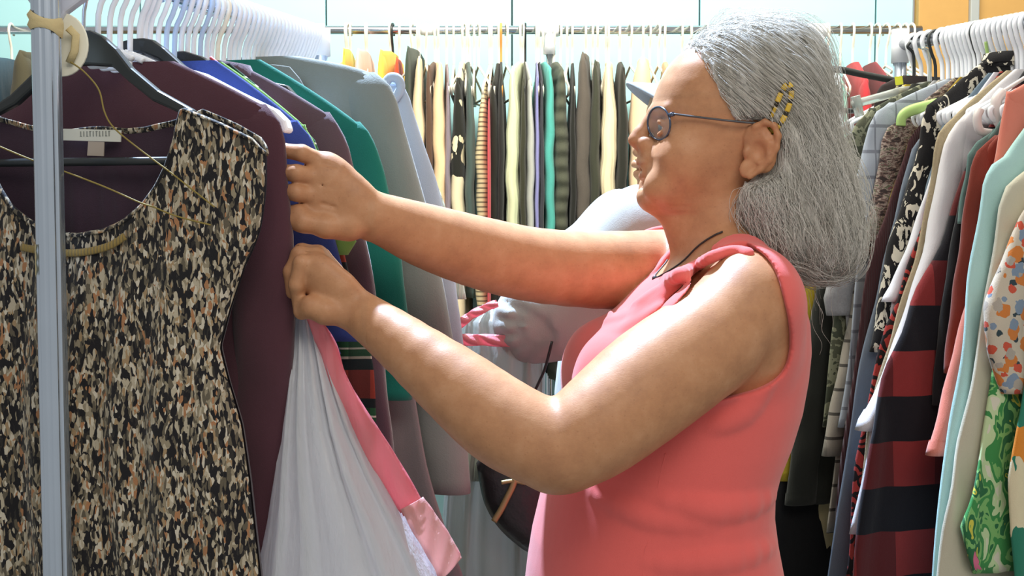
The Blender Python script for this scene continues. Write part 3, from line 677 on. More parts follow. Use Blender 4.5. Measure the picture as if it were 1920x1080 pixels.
# odd hangers at the far end of the right rack
kh = empty('clothes_hanger', RO(1714), math.atan2(PR[1], PR[0]), 'black padded hanger tilted up beside the silver hair', 'hanger')
on_plane_tube(1714, [(1546, 150), (1550, 138), (1568, 130), (1620, 140), (1680, 152), (1712, 160)], .0065, 'shoulder_piece', fab('black_foam', '#2b2f2e', rough=.9), kh)
on_plane_tube(1714, [(1712, 160), (1714, 130), (1712, 100), (1702, 88), (1706, 80)], .003, 'hook', BLACKP, kh)
on_plane_tube(1714, [(1566, 160), (1572, 182), (1578, 205), (1600, 208)], .005, 'notch', BLACKP, kh)
ch = empty('clothes_hanger', RO(1742), math.atan2(PR[1], PR[0]), 'clear plastic clip hanger below the black padded hanger', 'hanger')
on_plane_tube(1742, [(1598, 196), (1650, 182), (1700, 168), (1742, 160)], .008, 'bar', CLEARP, ch, flat=.5)
on_plane_tube(1742, [(1604, 180), (1608, 200), (1612, 218)], .011, 'clip', CLEARP, ch, flat=.5)
on_plane_tube(1742, [(1742, 160), (1744, 120), (1740, 96), (1730, 90)], .003, 'hook', CLEARP, ch)
lh = empty('clothes_hanger', RO(1850), math.atan2(PR[1], PR[0]), 'lime green hanger peeking left of the nordic sweater', 'hanger')
on_plane_tube(1850, [(1689, 236), (1692, 218), (1712, 206), (1760, 194)], .010, 'shoulder_piece', plain('lime_plastic', '#a3c474', .5), lh, flat=.6)
on_plane_tube(1850, [(1760, 194), (1850, 150), (1852, 110), (1848, 78)], .003, 'hook', plain('lime_plastic', '#a3c474', .5), lh)
ph_ = empty('clothes_hanger', RO(1990), math.atan2(PR[1], PR[0]), 'white hanger with rounded translucent shoulder beside the coral sweater', 'hanger')
on_plane_tube(1990, [(1880, 172), (1868, 190), (1872, 225), (1882, 240)], .009, 'shoulder_piece', plain('milky_plastic', '#d6cfcd', .4), ph_)
on_plane_tube(1990, [(1838, 205), (1832, 222), (1838, 245), (1860, 250)], .007, 'shoulder_piece', plain('milky_plastic', '#d6cfcd', .4), ph_)
on_plane_tube(1990, [(1880, 172), (1960, 120), (1990, 90), (1986, 40)], .0035, 'hook', plain('milky_plastic', '#d6cfcd', .4), ph_)
RG('shirt', 'dark brown cloth hanging from the black padded hanger', 'garment', 1722, [(1668, 152), (1652, 160), (1644, 172), (1640, 185)], fab('dark_brown_cloth', '#3a3334'), 260, None, T=.010, zn=-.075)
yt = MB(); yt.prism(loc2(RO(1760), PR, [(1692, 142), (1706, 140), (1708, 156), (1694, 158)]), -.022, -.021)
tag(yt.build('price_tag', plain('yellow_card', '#dde03a', .6), smooth=False, loc=tuple(RO(1760)), rotz=math.atan2(PR[1], PR[0])), 'small yellow price tag beside the clear clip hanger', 'tag')

# ------------------------------------------------------------------ back rack, seen edge-on
def BG(nm, label, cat, px, wpx, col, top_y=150, bot_y=600, lean=0, phi=None, u0=.2, hk='w', mat=None, sleeve=True, bpx=None, **pk):
    top_y += R.uniform(-6, 6); Yn = YB - u0; phi = R.uniform(-.10, .10) if phi is None else phi
    P = np.array([math.sin(phi), -math.cos(phi), 0])
    xn = xw(px, Yn); O = np.array([xn - P[0] * u0, YB, ZB])
    zt = at(px, top_y, Yn)[2] - ZB; zh = at(px, bot_y, Yn)[2] - ZB
    T = max(.006, wpx * .5 * Yn / F)
    m = mat or fab(label.replace(' ', '_')[:40], col, **pk)
    e = [(u0 - .012, zt), (u0, zt - .02), (u0 + .006, zt - .10), (u0 + .012, zt - .3), (u0 + .014, zh)]
    g_ = garment(nm, label, cat, O, P, e, m, T=T * .92, cuff=(zh + .1 if sleeve else None), ws=.07, fold=min(.004, T * .25), lam=.06, group=GB, zn=min(-.085, zt + .06), neck=.06, sT=T, taper=.85)
    if bpx is not None: g_.rotation_euler[1] = 0
    hm = {'w': IVORY, 'k': BLACKP, 'o': plain('orange_wood', '#d9954a', .5)}[hk]
    hanger(O, P, hm, {'w': 'white plastic hanger on the chrome back rail', 'k': 'black hanger on the chrome back rail', 'o': 'orange wooden hanger on the chrome back rail'}[hk],
           {'w': 'white hangers on the back rail', 'k': 'black hangers on the back rail', 'o': None}[hk], hw=.19, drop=.075, r=.003, hookr=.0032)
    return g_
LITE = dict(var=.12)
items = [
 ('jacket', 'camouflage jacket on the back rail left of the silver pole', 'jacket', 45, 60, '#4a4636', 96, 500, {}),
 ('shirt', 'teal shirt on the back rail at the far left edge', 'shirt', -25, 50, '#2d4c60', 110, 500, {}),
 ('blouse', 'brown blouse on the back rail seen just left of the pole', 'blouse', 88, 30, '#6d5a42', 100, 500, {}),
 ('blouse', 'cream blouse on the back rail above the grey blazer shoulder', 'blouse', 625, 26, '#d9c9a0', 128, 560, {}),
 ('top', 'yellow top showing as a narrow strip above the grey blazer', 'top', 648, 9, '#e6cf52', 92, 560, dict(u0=.17)),
 ('top', 'pale pink top above the grey blazer', 'top', 673, 24, '#e8b9b4', 98, 560, dict(u0=.17)),
 ('top', 'bright yellow top above the grey blazer', 'top', 716, 26, '#efd055', 98, 560, dict(hk='k', u0=.17)),
 ('top', 'orange red top beside the bright yellow one', 'top', 746, 20, '#d84a2a', 114, 560, {}),
 ('vest', 'dark green vest with a raised collar behind the orange red top', 'vest', 766, 16, '#3c463c', 92, 560, {}),
 ('blouse', 'cream peach blouse right of the dark green vest', 'blouse', 788, 24, '#f0d5ac', 108, 560, {}),
 ('jacket', 'brown jacket with dark collar below the cream peach blouse', 'jacket', 806, 16, '#5a4436', 128, 690, {}),
 ('blouse', 'pale peach blouse with a soft orange shoulder', 'blouse', 826, 28, '#f2cfa2', 118, 690, {}),
 ('cardigan', 'mauve grey knit cardigan beside the pale peach blouse', 'cardigan', 842, 14, '#8a7f88', 152, 690, dict(rib=.006)),
 ('dress', 'black dress with large cream flowers', 'dress', 860, 28, '#23241f', 150, 690, dict(pat='floral', spots=[(9, .46, '#e9dcb8'), (13, .30, '#e3d3ab')], var=.1)),
 ('blouse', 'dark teal grey blouse between the flowered and the striped one', 'blouse', 884, 20, '#4a5a55', 150, 560, {}),
 ('top', 'tan top with fine horizontal stripes', 'top', 905, 26, '#d6c49a', 170, 690, dict(pat='stripe', size=.011, line='#7a6f58', duty=.35)),
 ('jacket', 'black jacket right of the striped tan top', 'jacket', 926, 22, '#26251f', 158, 720, {}),
 ('scarf', 'coral red garment strip slanting between two black jackets', 'garment', 916, 8, '#d8525a', 196, 690, dict(phi=-.02, sleeve=False, u0=.225)),
 ('jacket', 'narrow black jacket beside the coral red strip', 'jacket', 941, 14, '#2a2b29', 140, 720, dict(hk='o')),
 ('sweater', 'pale lime cream sweater in the middle of the back rail', 'sweater', 962, 28, '#d7dfb6', 128, 720, dict(rib=.01)),
 ('jacket', 'dark olive jacket on a black hanger right of the lime cream sweater', 'jacket', 982, 14, '#38392a', 150, 720, dict(hk='k')),
 ('cardigan', 'light grey marl cardigan beside the lavender one', 'cardigan', 997, 17, '#b4b7ae', 150, 720, {}),
 ('top', 'lavender top showing as a thin strip', 'top', 1009, 8, '#8f8fc4', 142, 720, {}),
 ('shirt', 'thin black shirt beside the lavender strip', 'shirt', 1018, 9, '#3c3d42', 150, 720, {}),
 ('blouse', 'turquoise blouse hanging by the back pole', 'blouse', 1033, 22, '#55b0a4', 132, 520, dict(bump=.5)),
 ('jacket', 'dark olive quilted puffer jacket by the turquoise blouse', 'jacket', 1055, 30, '#4f5244', 126, 720, dict(rib=-.035, bump=.9)),
 ('jacket', 'black jacket squeezed beside the quilted puffer', 'jacket', 1076, 14, '#232420', 150, 720, {}),
 ('jacket', 'brown grey rain jacket with a creased sleeve', 'jacket', 1094, 32, '#5f5850', 100, 720, dict(bump=.6)),
 ('coat', 'dark olive coat beside the cream knit sweater', 'coat', 1116, 22, '#3d3f33', 112, 720, {}),
 ('sweater', 'cream knit sweater left of the grey cap', 'sweater', 1142, 32, '#f0dfb8', 122, 720, dict(rib=.008)),
 ('coat', 'black coat between the cream sweater and the peach one', 'coat', 1168, 22, '#2b2c26', 130, 720, {}),
 ('coat', 'peach cream coat behind the grey cap', 'coat', 1204, 52, '#f2d3ac', 112, 640, {}),
 ('shirt', 'khaki shirt mostly behind the grey cap and the head', 'shirt', 1250, 26, '#b8a47e', 130, 720, {}),
 ('blouse', 'dusty rose blouse mostly behind the silver hair', 'blouse', 1300, 30, '#b98a84', 140, 720, {}),
 ('shirt', 'navy shirt mostly behind the silver hair', 'shirt', 1350, 26, '#2f3b52', 140, 720, {}),
 ('cardigan', 'olive cardigan mostly behind the silver hair', 'cardigan', 1410, 30, '#6b6a48', 140, 720, {}),
 ('jacket', 'grey jacket mostly behind the silver hair', 'jacket', 1470, 34, '#7c7f80', 150, 720, {}),
 ('blouse', 'white blouse with blue print right of the silver hair', 'blouse', 1572, 26, '#c9d2dc', 146, 560, {}),
 ('top', 'mint green top behind the black padded hanger', 'top', 1584, 16, '#9fd0c0', 156, 560, {}),
 ('top', 'crimson top behind the black padded hanger', 'top', 1622, 38, '#b3363c', 150, 560, {}),
 ('shirt', 'dark red shirt near the end of the back rail', 'shirt', 1664, 24, '#7d2f36', 152, 560, {}),
]
for nm, lab, cat, px, wpx, col, ty, by, k in items: BG(nm, lab, cat, px, wpx, col, ty, by, **k)
for px in (655, 690, 735, 775, 800, 852, 870, 876, 882, 890, 898, 950, 1050, 1063, 1110, 1135, 1180, 1216, 1232, 1276, 1570, 1638, 1655, 1676, 1690, 1702):
    O = np.array([xw(px, YB), YB, ZB]); ph2 = R.uniform(-.2, .2)
    hanger(O, np.array([math.sin(ph2), -math.cos(ph2), 0]), IVORY, 'white plastic hanger on the chrome back rail', 'white hangers on the back rail', hw=.17, drop=.07, r=.003, hookr=.003)
# lower rail of dark garments under the back rack shows only as a dark gap
# ------------------------------------------------------------------ implicit surfaces for bodies, hair and clothes
class Sdf:
    """smooth union of simple shapes; add(...) in order, evaluated on a grid and meshed with surface nets"""
    def __init__(s): s.pr = []
    def copy(s): c = Sdf(); c.pr = list(s.pr); return c
    def raw(s, fn, lo, hi, k=.01, op='add'): s.pr.append((op, k, fn, np.array(lo), np.array(hi))); return s
    def cap(s, a, b, ra, rb=None, k=.012, op='add', sq=None):
        """tapered limb; sq = (direction, factor) flattens it"""
        a = np.array(a, float); b = np.array(b, float); rb = ra if rb is None else rb; ba = b - a; L2 = max(1e-12, ba @ ba)
        m = max(ra, rb) + k + .012
        if sq is not None: n = unit(np.array(sq[0], float)); f = sq[1]
        def fn(x, y, z):
            px, py, pz = x - a[0], y - a[1], z - a[2]
            h = np.clip((px * ba[0] + py * ba[1] + pz * ba[2]) / L2, 0, 1)
            qx, qy, qz = px - h * ba[0], py - h * ba[1], pz - h * ba[2]
            d2 = qx * qx + qy * qy + qz * qz
            if sq is not None: dn = qx * n[0] + qy * n[1] + qz * n[2]; d2 = d2 + (f * f - 1) * dn * dn
            return np.sqrt(d2) - (ra + (rb - ra) * h)
        return s.raw(fn, np.minimum(a, b) - m, np.maximum(a, b) + m, k, op)
    def chain(s, pts, rs, k=.012, op='add', sq=None):
        for i in range(len(pts) - 1): s.cap(pts[i], pts[i + 1], rs[i], rs[i + 1], k if i else k, op, sq)
        return s
    def chains(s, pts, rs, k=.012, n=10, **kw):
        Q_ = spline([(*p, 0) for p in pts], n) if False else spline([tuple(p) + (r,) for p, r in zip(pts, rs)], n)
        return s.chain([q[:3] for q in Q_], [q[3] for q in Q_], k, **kw)
    def ell(s, c, r, k=.012, op='add', rot=None):
        c = np.array(c, float); r = np.array(r, float); m = max(r) + k + .012
        M = np.array(rot.to_3x3()).T if rot is not None else None
        def fn(x, y, z):
            px, py, pz = x - c[0], y - c[1], z - c[2]
            if M is not None: px, py, pz = (M[0, 0] * px + M[0, 1] * py + M[0, 2] * pz, M[1, 0] * px + M[1, 1] * py + M[1, 2] * pz, M[2, 0] * px + M[2, 1] * py + M[2, 2] * pz)
            k0 = np.sqrt((px / r[0]) ** 2 + (py / r[1]) ** 2 + (pz / r[2]) ** 2)
            k1 = np.sqrt((px / r[0] ** 2) ** 2 + (py / r[1] ** 2) ** 2 + (pz / r[2] ** 2) ** 2) + 1e-9
            return k0 * (k0 - 1) / k1
        return s.raw(fn, c - m, c + m, k, op)
    def loft(s, zs, x0, x1, y0, b, e=2.2, k=.012, op='add', shear=0, off=0):
        """stack of rounded slices: front x0, back x1, half width b and centre y0 against height zs (ascending)"""
        zs, x0, x1, b = (np.array(v, float) for v in (zs, x0, x1, b)); y0 = np.broadcast_to(np.array(y0, float), zs.shape)
        lo = (min(x0.min(), x1.min()) - .06 - off, (y0 - b).min() - .05 - off, zs[0] - .04 - off); hi = (x1.max() + .06 + off, (y0 + b).max() + .05 + off, zs[-1] + .04 + off)
        def fn(x, y, z):
            Z = np.clip(z, zs[0], zs[-1])
            f0, f1, bb, cy = (np.interp(Z, zs, v) for v in (x0, x1, b, y0))
            cx, a = (f0 + f1) / 2, np.maximum((f1 - f0) / 2, 1e-3)
            yy = y - cy; xx = x - cx + shear * yy
            q = ((np.abs(xx) / a) ** e + (np.abs(yy) / bb) ** e) ** (1 / e)
            d = (q - 1) * np.minimum(a, bb)
            return np.maximum(d, np.abs(z - Z) - 0) if False else d + np.abs(z - Z) - off
        return s.raw(fn, lo, hi, k, op)
    def ev(s, X, Y, Z):
        D = np.full((len(X), len(Y), len(Z)), .08, np.float32); ax = (X, Y, Z)
        for op, k, fn, lo, hi in s.pr:
            sl = [slice(max(0, np.searchsorted(ax[i], lo[i]) - 1), min(len(ax[i]), np.searchsorted(ax[i], hi[i]) + 1)) for i in range(3)]
            if any(q.stop - q.start < 1 for q in sl): continue
            x = X[sl[0]][:, None, None]; y = Y[sl[1]][None, :, None]; z = Z[sl[2]][None, None, :]
            d = np.broadcast_to(fn(x, y, z), tuple(q.stop - q.start for q in sl)); c = D[tuple(sl)]
            if op == 'add':
                h = np.maximum(k - np.abs(c - d), 0) / k if k > 0 else 0
                r = np.minimum(c, d) - h * h * k * .25
            elif op == 'sub':
                d = -d; h = np.maximum(k - np.abs(c - d), 0) / k; r = np.maximum(c, d) + h * h * k * .25
            else:
                h = np.maximum(k - np.abs(c - d), 0) / k; r = np.maximum(c, d) + h * h * k * .25
            D[tuple(sl)] = r
        return D
def nets(D, o, h):
    s = D < 0; n = np.array(D.shape)
    tot = np.zeros(tuple(n - 1), np.int8)
    for a in (0, 1):
        for b in (0, 1):
            for c in (0, 1): tot += s[a:n[0] - 1 + a, b:n[1] - 1 + b, c:n[2] - 1 + c]
    act = (tot > 0) & (tot < 8); I = np.array(np.nonzero(act)).T
    ids = np.full(tuple(n - 1), -1, np.int64); ids[act] = np.arange(len(I))
    acc = np.zeros((len(I), 3)); cnt = np.zeros(len(I))
    for ax in range(3):
        u, v = [q for q in range(3) if q != ax]
        for a in (0, 1):
            for b in (0, 1):
                p = np.zeros(3, int); p[u] = a; p[v] = b; q = p.copy(); q[ax] = 1
                i0 = I + p; i1 = I + q
                d0 = D[i0[:, 0], i0[:, 1], i0[:, 2]]; d1 = D[i1[:, 0], i1[:, 1], i1[:, 2]]
                m = (d0 < 0) != (d1 < 0); t = np.where(m, d0 / np.where(m, d0 - d1, 1), 0)
                e = np.zeros((len(I), 3)); e[:] = p; e[:, ax] = t
                acc += e * m[:, None]; cnt += m
    V = np.array(o) + h * (I + acc / cnt[:, None])
    Q = []
    for ax in range(3):
        u, v = (ax + 1) % 3, (ax + 2) % 3
        s0 = [slice(1, -1)] * 3; s1 = [slice(1, -1)] * 3; s0[ax] = slice(0, -1); s1[ax] = slice(1, None)
        a0, a1 = s[tuple(s0)], s[tuple(s1)]
        for flip, m in ((False, a0 & ~a1), (True, ~a0 & a1)):
            J = np.array(np.nonzero(m)).T
            if not len(J): continue
            J = J + 1; J[:, ax] -= 1
            cs = []
            for du, dv in ((-1, -1), (0, -1), (0, 0), (-1, 0)):
                K = J.copy(); K[:, u] += du; K[:, v] += dv; cs.append(ids[K[:, 0], K[:, 1], K[:, 2]])
            q = np.array(cs).T
            if flip: q = q[:, ::-1]
            Q.append(q)
    Q = np.concatenate(Q) if Q else np.zeros((0, 4), int)
    return V, Q[(Q >= 0).all(1)]
def axes(lo, hi, h): return [np.arange(lo[i], hi[i] + h, h) for i in range(3)]
def smooth_v(V, Q, it=1, lam=.5):
    V = V.copy()
    for _ in range(it):
        S = np.zeros_like(V); C = np.zeros(len(V))
        for a in range(4):
            for b in (1, 3):
                np.add.at(S, Q[:, a], V[Q[:, (a + b) % 4]]); np.add.at(C, Q[:, a], 1)
        V = np.where(C[:, None] > 0, V + lam * (S / np.maximum(C, 1)[:, None] - V), V)
    return V
def mesh_sdf(f, lo, hi, h, fine=(), post=None, sm=1):
    """mesh f in the box lo..hi at step h; boxes in fine = [(lo, hi, step)] are meshed more finely"""
    A = axes(lo, hi, h); D = f.ev(*A)
    if post: D = post(D, *A)
    V, Q = nets(D, lo, h); V = smooth_v(V, Q, sm); VV, QQ = [V], []
    keep = np.ones(len(Q), bool)
    for flo, fhi, fh in fine:
        flo, fhi = np.array(flo), np.array(fhi)
        inn = ((V > flo + h * 1.2) & (V < fhi - h * 1.2)).all(1); keep &= ~inn[Q].all(1)
    QQ = [Q[keep]]; n = len(V)
    for flo, fhi, fh in fine:
        B = axes(flo, fhi, fh); d = f.ev(*B)
        if post: d = post(d, *B)
        v, q = nets(d, np.array(flo), fh); v = smooth_v(v, q, sm); VV.append(v); QQ.append(q + n); n += len(v)
    V = np.concatenate(VV); Q = np.concatenate(QQ)
    used = np.zeros(len(V), bool); used[Q.ravel()] = True; mp = np.cumsum(used) - 1
    return V[used], mp[Q]
def tint(me, cols):
    at_ = me.attributes.new('tint', 'FLOAT_COLOR', 'POINT'); c = np.ones((len(cols), 4), np.float32); c[:, :3] = cols; at_.data.foreach_set('color', c.ravel())

# ------------------------------------------------------------------ the person in front
YH = 1.57
def hp(px, py, lat=0.0, Y=YH):             # head point: picture position at the mid plane, then a sideways step
    p = at(px, py, Y); p[1] += lat; return p
HX = lambda px, Y=YH: at(px, 400, Y)[0]
HZ = lambda py, Y=YH: at(960, py, Y)[2]
S = Sdf()
# torso: rows of (picture y, front x, back x, half width in metres)
trs = [(1420, 1000, 1470, .175), (1300, 996, 1472, .185), (1200, 994, 1470, .186), (1100, 997, 1460, .180), (1050, 1003, 1450, .176), (1000, 1011, 1440, .170), (950, 1023, 1433, .165), (910, 1033, 1434, .162), (870, 1045, 1444, .160),
       (820, 1062, 1464, .160), (760, 1076, 1482, .160), (700, 1090, 1492, .160), (650, 1118, 1496, .158), (600, 1155, 1493, .150), (550, 1200, 1480, .135), (515, 1238, 1456, .110), (485, 1268, 1425, .075)]
TZ = [HZ(r[0]) for r in trs]; TX0 = [HX(r[1]) for r in trs]; TX1 = [HX(r[2]) for r in trs]; TB = [r[3] for r in trs]
SH = .05
S.loft(TZ, TX0, TX1, YH, TB, 2.3, shear=SH)
# chest
for sg in (-1, 1): S.ell(hp(1136 - sg * 6, 705, sg * .070), (.040, .055, .055), k=.03)
# neck and slopes to the shoulders
S.chain([hp(1352, 360), hp(1360, 440), hp(1368, 520)], [.052, .054, .056], k=.03)
S.cap(hp(1366, 470, -.03), at(1398, 548, 1.435), .034, .040, k=.03)
S.cap(hp(1350, 470, .03), at(1268, 500, 1.71), .034, .040, k=.03)
# near arm
S.cap(at(1404, 566, 1.425), at(1330, 640, 1.405), .0535, .057, k=.02)
S.ell(at(1418, 612, 1.44), (.044, .038, .070), k=.02)
S.cap(at(1262, 505, 1.71), at(1240, 506, 1.70), .050, .050, k=.02)
body_noarm = S.copy()
S.chains([at(1330, 640, 1.405), at(1225, 715, 1.375), at(1120, 800, 1.345), at(1052, 845, 1.335)], [.057, .059, .0525, .0435], k=.008)
S.ell(at(1024, 882, 1.335), (.017, .02, .017), k=.02)                 # elbow point
NW = at(665, 580, 1.430)
S.chains([at(1052, 845, 1.335), at(950, 797, 1.345), at(850, 720, 1.365), at(735, 630, 1.40), NW], [.0435, .0455, .0395, .0285, .0220], k=.008, n=14)
# far arm
FW = at(690, 402, 1.475)
S.chains([at(1262, 505, 1.71), at(1150, 507, 1.665), at(1010, 498, 1.615), at(900, 474, 1.57), at(800, 443, 1.525), at(725, 414, 1.49), FW], [.052, .0495, .0455, .0425, .0365, .028, .0235], k=.008, n=20)
# far hand, back towards the camera, fingers closing round the maroon cardigan's edge
vY = (0, 1, 0)
S.chain([FW, at(650, 380, 1.465), at(612, 352, 1.462)], [.0235, .031, .036], k=.014, sq=((.1, 1, 0), 1.9))
S.cap(at(640, 410, 1.463), at(604, 398, 1.462), .022, .020, k=.014, sq=(vY, 1.5))
S.cap(at(660, 370, 1.468), at(612, 318, 1.466), .017, .0155, k=.014)
fing = [((610, 306, 1.464), (566, 287, 1.452), (528, 282, 1.462), (508, 292, 1.478), .0094),
        ((598, 334, 1.457), (556, 325, 1.444), (520, 322, 1.456), (500, 330, 1.474), .0098),
        ((592, 366, 1.455), (556, 361, 1.444), (522, 360, 1.456), (504, 366, 1.474), .0096),
        ((592, 398, 1.458), (560, 398, 1.448), (528, 398, 1.460), (510, 402, 1.476), .0088)]
for a_, b_, c_, d_, r in fing:
    S.cap(at(a_[0] + 34, a_[1] + (a_[1] - 362) * -.25 + 4, a_[2] + .004), at(*a_), r * .95, r * 1.12, k=.010)
    S.chain([at(*a_), at(*b_), at(*c_), at(*d_)], [r * 1.1, r, r * .9, r * .78], k=.0035)
S.chain([at(655, 425, 1.462), at(612, 424, 1.452), at(568, 416, 1.446), at(528, 408, 1.452)], [.0165, .0130, .0112, .0095], k=.007)
for y0, y1 in ((303, 306), (346, 348), (382, 382)):                       # tendon grooves at the knuckles
    S.cap(at(604, y1, 1.446), at(628, y1 + 6, 1.447), .0016, .001, k=.004, op='sub')
# near hand gripping the bag, fingers bent down behind the cardigan
S.chain([NW, at(632, 552, 1.428), at(602, 522, 1.426)], [.0215, .0285, .0285], k=.012, sq=((.35, .75, .45), 1.45))
fing = [((592, 497, 1.422), (566, 494, 1.414), (556, 534, 1.414), (560, 566, 1.424), .0096),
        ((592, 483, 1.436), (562, 478, 1.430), (546, 510, 1.428), (548, 548, 1.432), .0098),
        ((596, 478, 1.452), (566, 472, 1.448), (548, 500, 1.444), (546, 538, 1.446), .0094),
        ((604, 482, 1.466), (578, 478, 1.464), (560, 502, 1.460), (556, 530, 1.458), .0084)]
for a_, b_, c_, d_, r in fing:
    S.cap(at(a_[0] + 30, a_[1] + 30, a_[2] + .002), at(*a_), r, r * 1.15, k=.010)
    S.chain([at(*a_), at(*b_), at(*c_), at(*d_)], [r * 1.12, r, r * .9, r * .78], k=.0035)
S.chain([at(640, 585, 1.418), at(610, 584, 1.410), at(584, 575, 1.410), at(566, 584, 1.418)], [.0165, .0135, .0112, .0096], k=.008)   # thumb
# wrinkles at the wrists and the inside of the elbow
# head: (picture y, front x, back x, half width)
hd = [(404, 1262, 1360, .030), (394, 1226, 1372, .038), (382, 1212, 1386, .044), (368, 1206, 1398, .049), (352, 1211, 1412, .0545), (334, 1213, 1432, .0595), (315, 1212, 1452, .0635), (296, 1210, 1472, .0665), (272, 1219, 1490, .0700), (246, 1224, 1504, .0730), (226, 1222, 1510, .0745),
      (206, 1220, 1514, .0755), (186, 1223, 1516, .0760), (160, 1232, 1514, .0755), (130, 1248, 1502, .0720), (102, 1272, 1482, .0640), (80, 1302, 1456, .052), (64, 1340, 1420, .034), (58, 1365, 1395, .015)]
HZs = [HZ(r[0]) for r in hd]
S.loft(HZs, [HX(r[1]) for r in hd], [HX(r[2]) for r in hd], YH, [r[3] for r in hd], 2.15, k=.016)
head_skull = Sdf().loft(HZs, [HX(r[1]) for r in hd], [HX(r[2]) for r in hd], YH, [r[3] for r in hd], 2.15)
mm = 1 / 1529.0
# eye sockets, brows, cheeks
for sg in (-1, 1):
    S.ell(hp(1226, 241, sg * .033), (.0125, .016, .0110), k=.016, op='sub')
    S.cap(hp(1228, 210, sg * .014), hp(1244, 210, sg * .042), .0050, .0040, k=.012)
    S.ell(hp(1266, 302, sg * .046), (.016, .014, .022), k=.03)
    S.ell(hp(1250, 242, sg * .0315), (.0125, .0145, .0110), k=.004)          # closed form of the lids
    ec_ = hp(1248.5, 243, sg * .0315)
    for zo, ro in ((.0076, .0018), (-.0080, .0014)):
        S.chain([ec_ + np.array([-.0116 * math.cos(math.radians(t_)), sg * .0128 * math.sin(math.radians(t_)), zo * (1 - .75 * (abs(t_) / 62) ** 2)]) for t_ in range(-48, 49, 12)], [ro * .5, ro * .9, ro, ro, ro, ro, ro, ro * .9, ro * .5], k=.004)
    S.ell(hp(1236, 352, sg * .030), (.022, .018, .020), k=.016)             # jowl
    # nostril wing
    S.ell(hp(1210, 270, sg * .0115), (.0105, .0072, .0085), k=.005)
    S.ell(hp(1203, 279, sg * .0068), (.0052, .0032, .0034), k=.003, op='sub')
    # fold from the nose to the mouth corner
    S.chain([hp(1229, 322, sg * .0335), hp(1231, 340, sg * .034)], [.0008, .0005], k=.008, op='sub')
S.chain([hp(1226, 214), hp(1216, 232), hp(1202, 250), hp(1192, 261)], [.0085, .0072, .0080, .0088], k=.008)
S.ell(hp(1193, 264), (.0085, .0088, .0070), k=.005)
S.cap(hp(1196, 272), hp(1209, 281), .0050, .0045, k=.004)
# mouth
S.ell(hp(1216, 294), (.0115, .020, .0130), k=.012)
S.chain([hp(1226, 323, -.025), hp(1209, 310, -.012), hp(1204, 304), hp(1209, 310, .012), hp(1226, 323, .025)], [.0030, .0052, .0056, .0052, .0030], k=.006)
S.chain([hp(1226, 328, -.022), hp(1212, 330, -.010), hp(1208.5, 331), hp(1212, 330, .010), hp(1226, 328, .022)], [.0030, .0056, .0060, .0056, .0030], k=.006)
S.chain([hp(1232, 330, -.030), hp(1212, 319, -.013), hp(1200, 315), hp(1212, 319, .013), hp(1232, 330, .030)], [.0009, .0014, .0016, .0014, .0009], k=.0035, op='sub')
S.ell(hp(1218, 369), (.0150, .020, .0150), k=.012)
S.cap(hp(1212, 347, -.012), hp(1212, 347, .012), .0028, .0028, k=.012, op='sub')
# soft skin under the chin down to the neck, and neck folds
S.chain([hp(1250, 382), hp(1278, 406), hp(1292, 440)], [.014, .015, .018], k=.03)
for (a_, b_, c_) in ():
    l_ = (-.047, -.055, -.058); S.chain([hp(*a_, l_[0]), hp(*b_, l_[1]), hp(*c_, l_[2])], [.0005, .0014, .0005], k=.010, op='sub')
# ear on the near side, and a simple one on the far side
EC = hp(1402, 284, -.0790)
er = Matrix.Rotation(math.radians(-14), 4, 'Y') @ Matrix.Rotation(math.radians(-22), 4, 'Z')
S.ell(EC, (.0185, .0055, .0300), k=.006, rot=er)
S.ell(hp(1378, 322, -.0725), (.0075, .0050, .0100), k=.010)
el = [(1390, 262, -.078), (1393, 246, -.082), (1408, 238, -.0855), (1424, 245, -.088), (1431, 263, -.089), (1428, 284, -.088), (1416, 306, -.085), (1402, 322, -.081), (1384, 335, -.077)]
S.chain([hp(a_, b_, c_) for a_, b_, c_ in el], [.0026, .0034, .0036, .0037, .0037, .0036, .0034, .0034, .0034], k=.003)
S.chain([hp(1408, 262, -.084), hp(1417, 276, -.0865), hp(1412, 296, -.0855), hp(1398, 310, -.082)], [.0022, .0028, .0028, .0022], k=.003)
S.ell(hp(1395, 289, -.0895), (.0095, .0110, .0140), k=.003, op='sub', rot=er)
S.ell(hp(1413, 257, -.0925), (.0055, .0070, .0085), k=.003, op='sub')
S.ell(hp(1378, 291, -.0760), (.0042, .0048, .0070), k=.003)
S.ell(hp(1402, 284, .0790), (.017, .006, .030), k=.006)
lo = at(500, 1420, 1.57); hi = at(1540, 40, 1.57)
LO_ = np.array([-.32, 1.24, HZ(1420) - .01]); HI_ = np.array([.40, 1.80, HZ(40) + .02])
fine = [(np.array([HX(1170), YH - .105, HZ(458)]), np.array([HX(1480), YH + .09, HZ(180)]), .0016),
        (np.array([at(480, 0, 1.44)[0], 1.385, at(0, 460, 1.45)[2]]), np.array([at(700, 0, 1.44)[0], 1.50, at(0, 262, 1.45)[2]]), .0017),
        (np.array([at(500, 0, 1.44)[0], 1.375, at(0, 640, 1.42)[2]]), np.array([at(690, 0, 1.42)[0], 1.50, at(0, 462, 1.42)[2]]), .0017)]
V, Q = mesh_sdf(S, LO_, HI_, .0040, fine)
me = npmesh('body', V, Q)
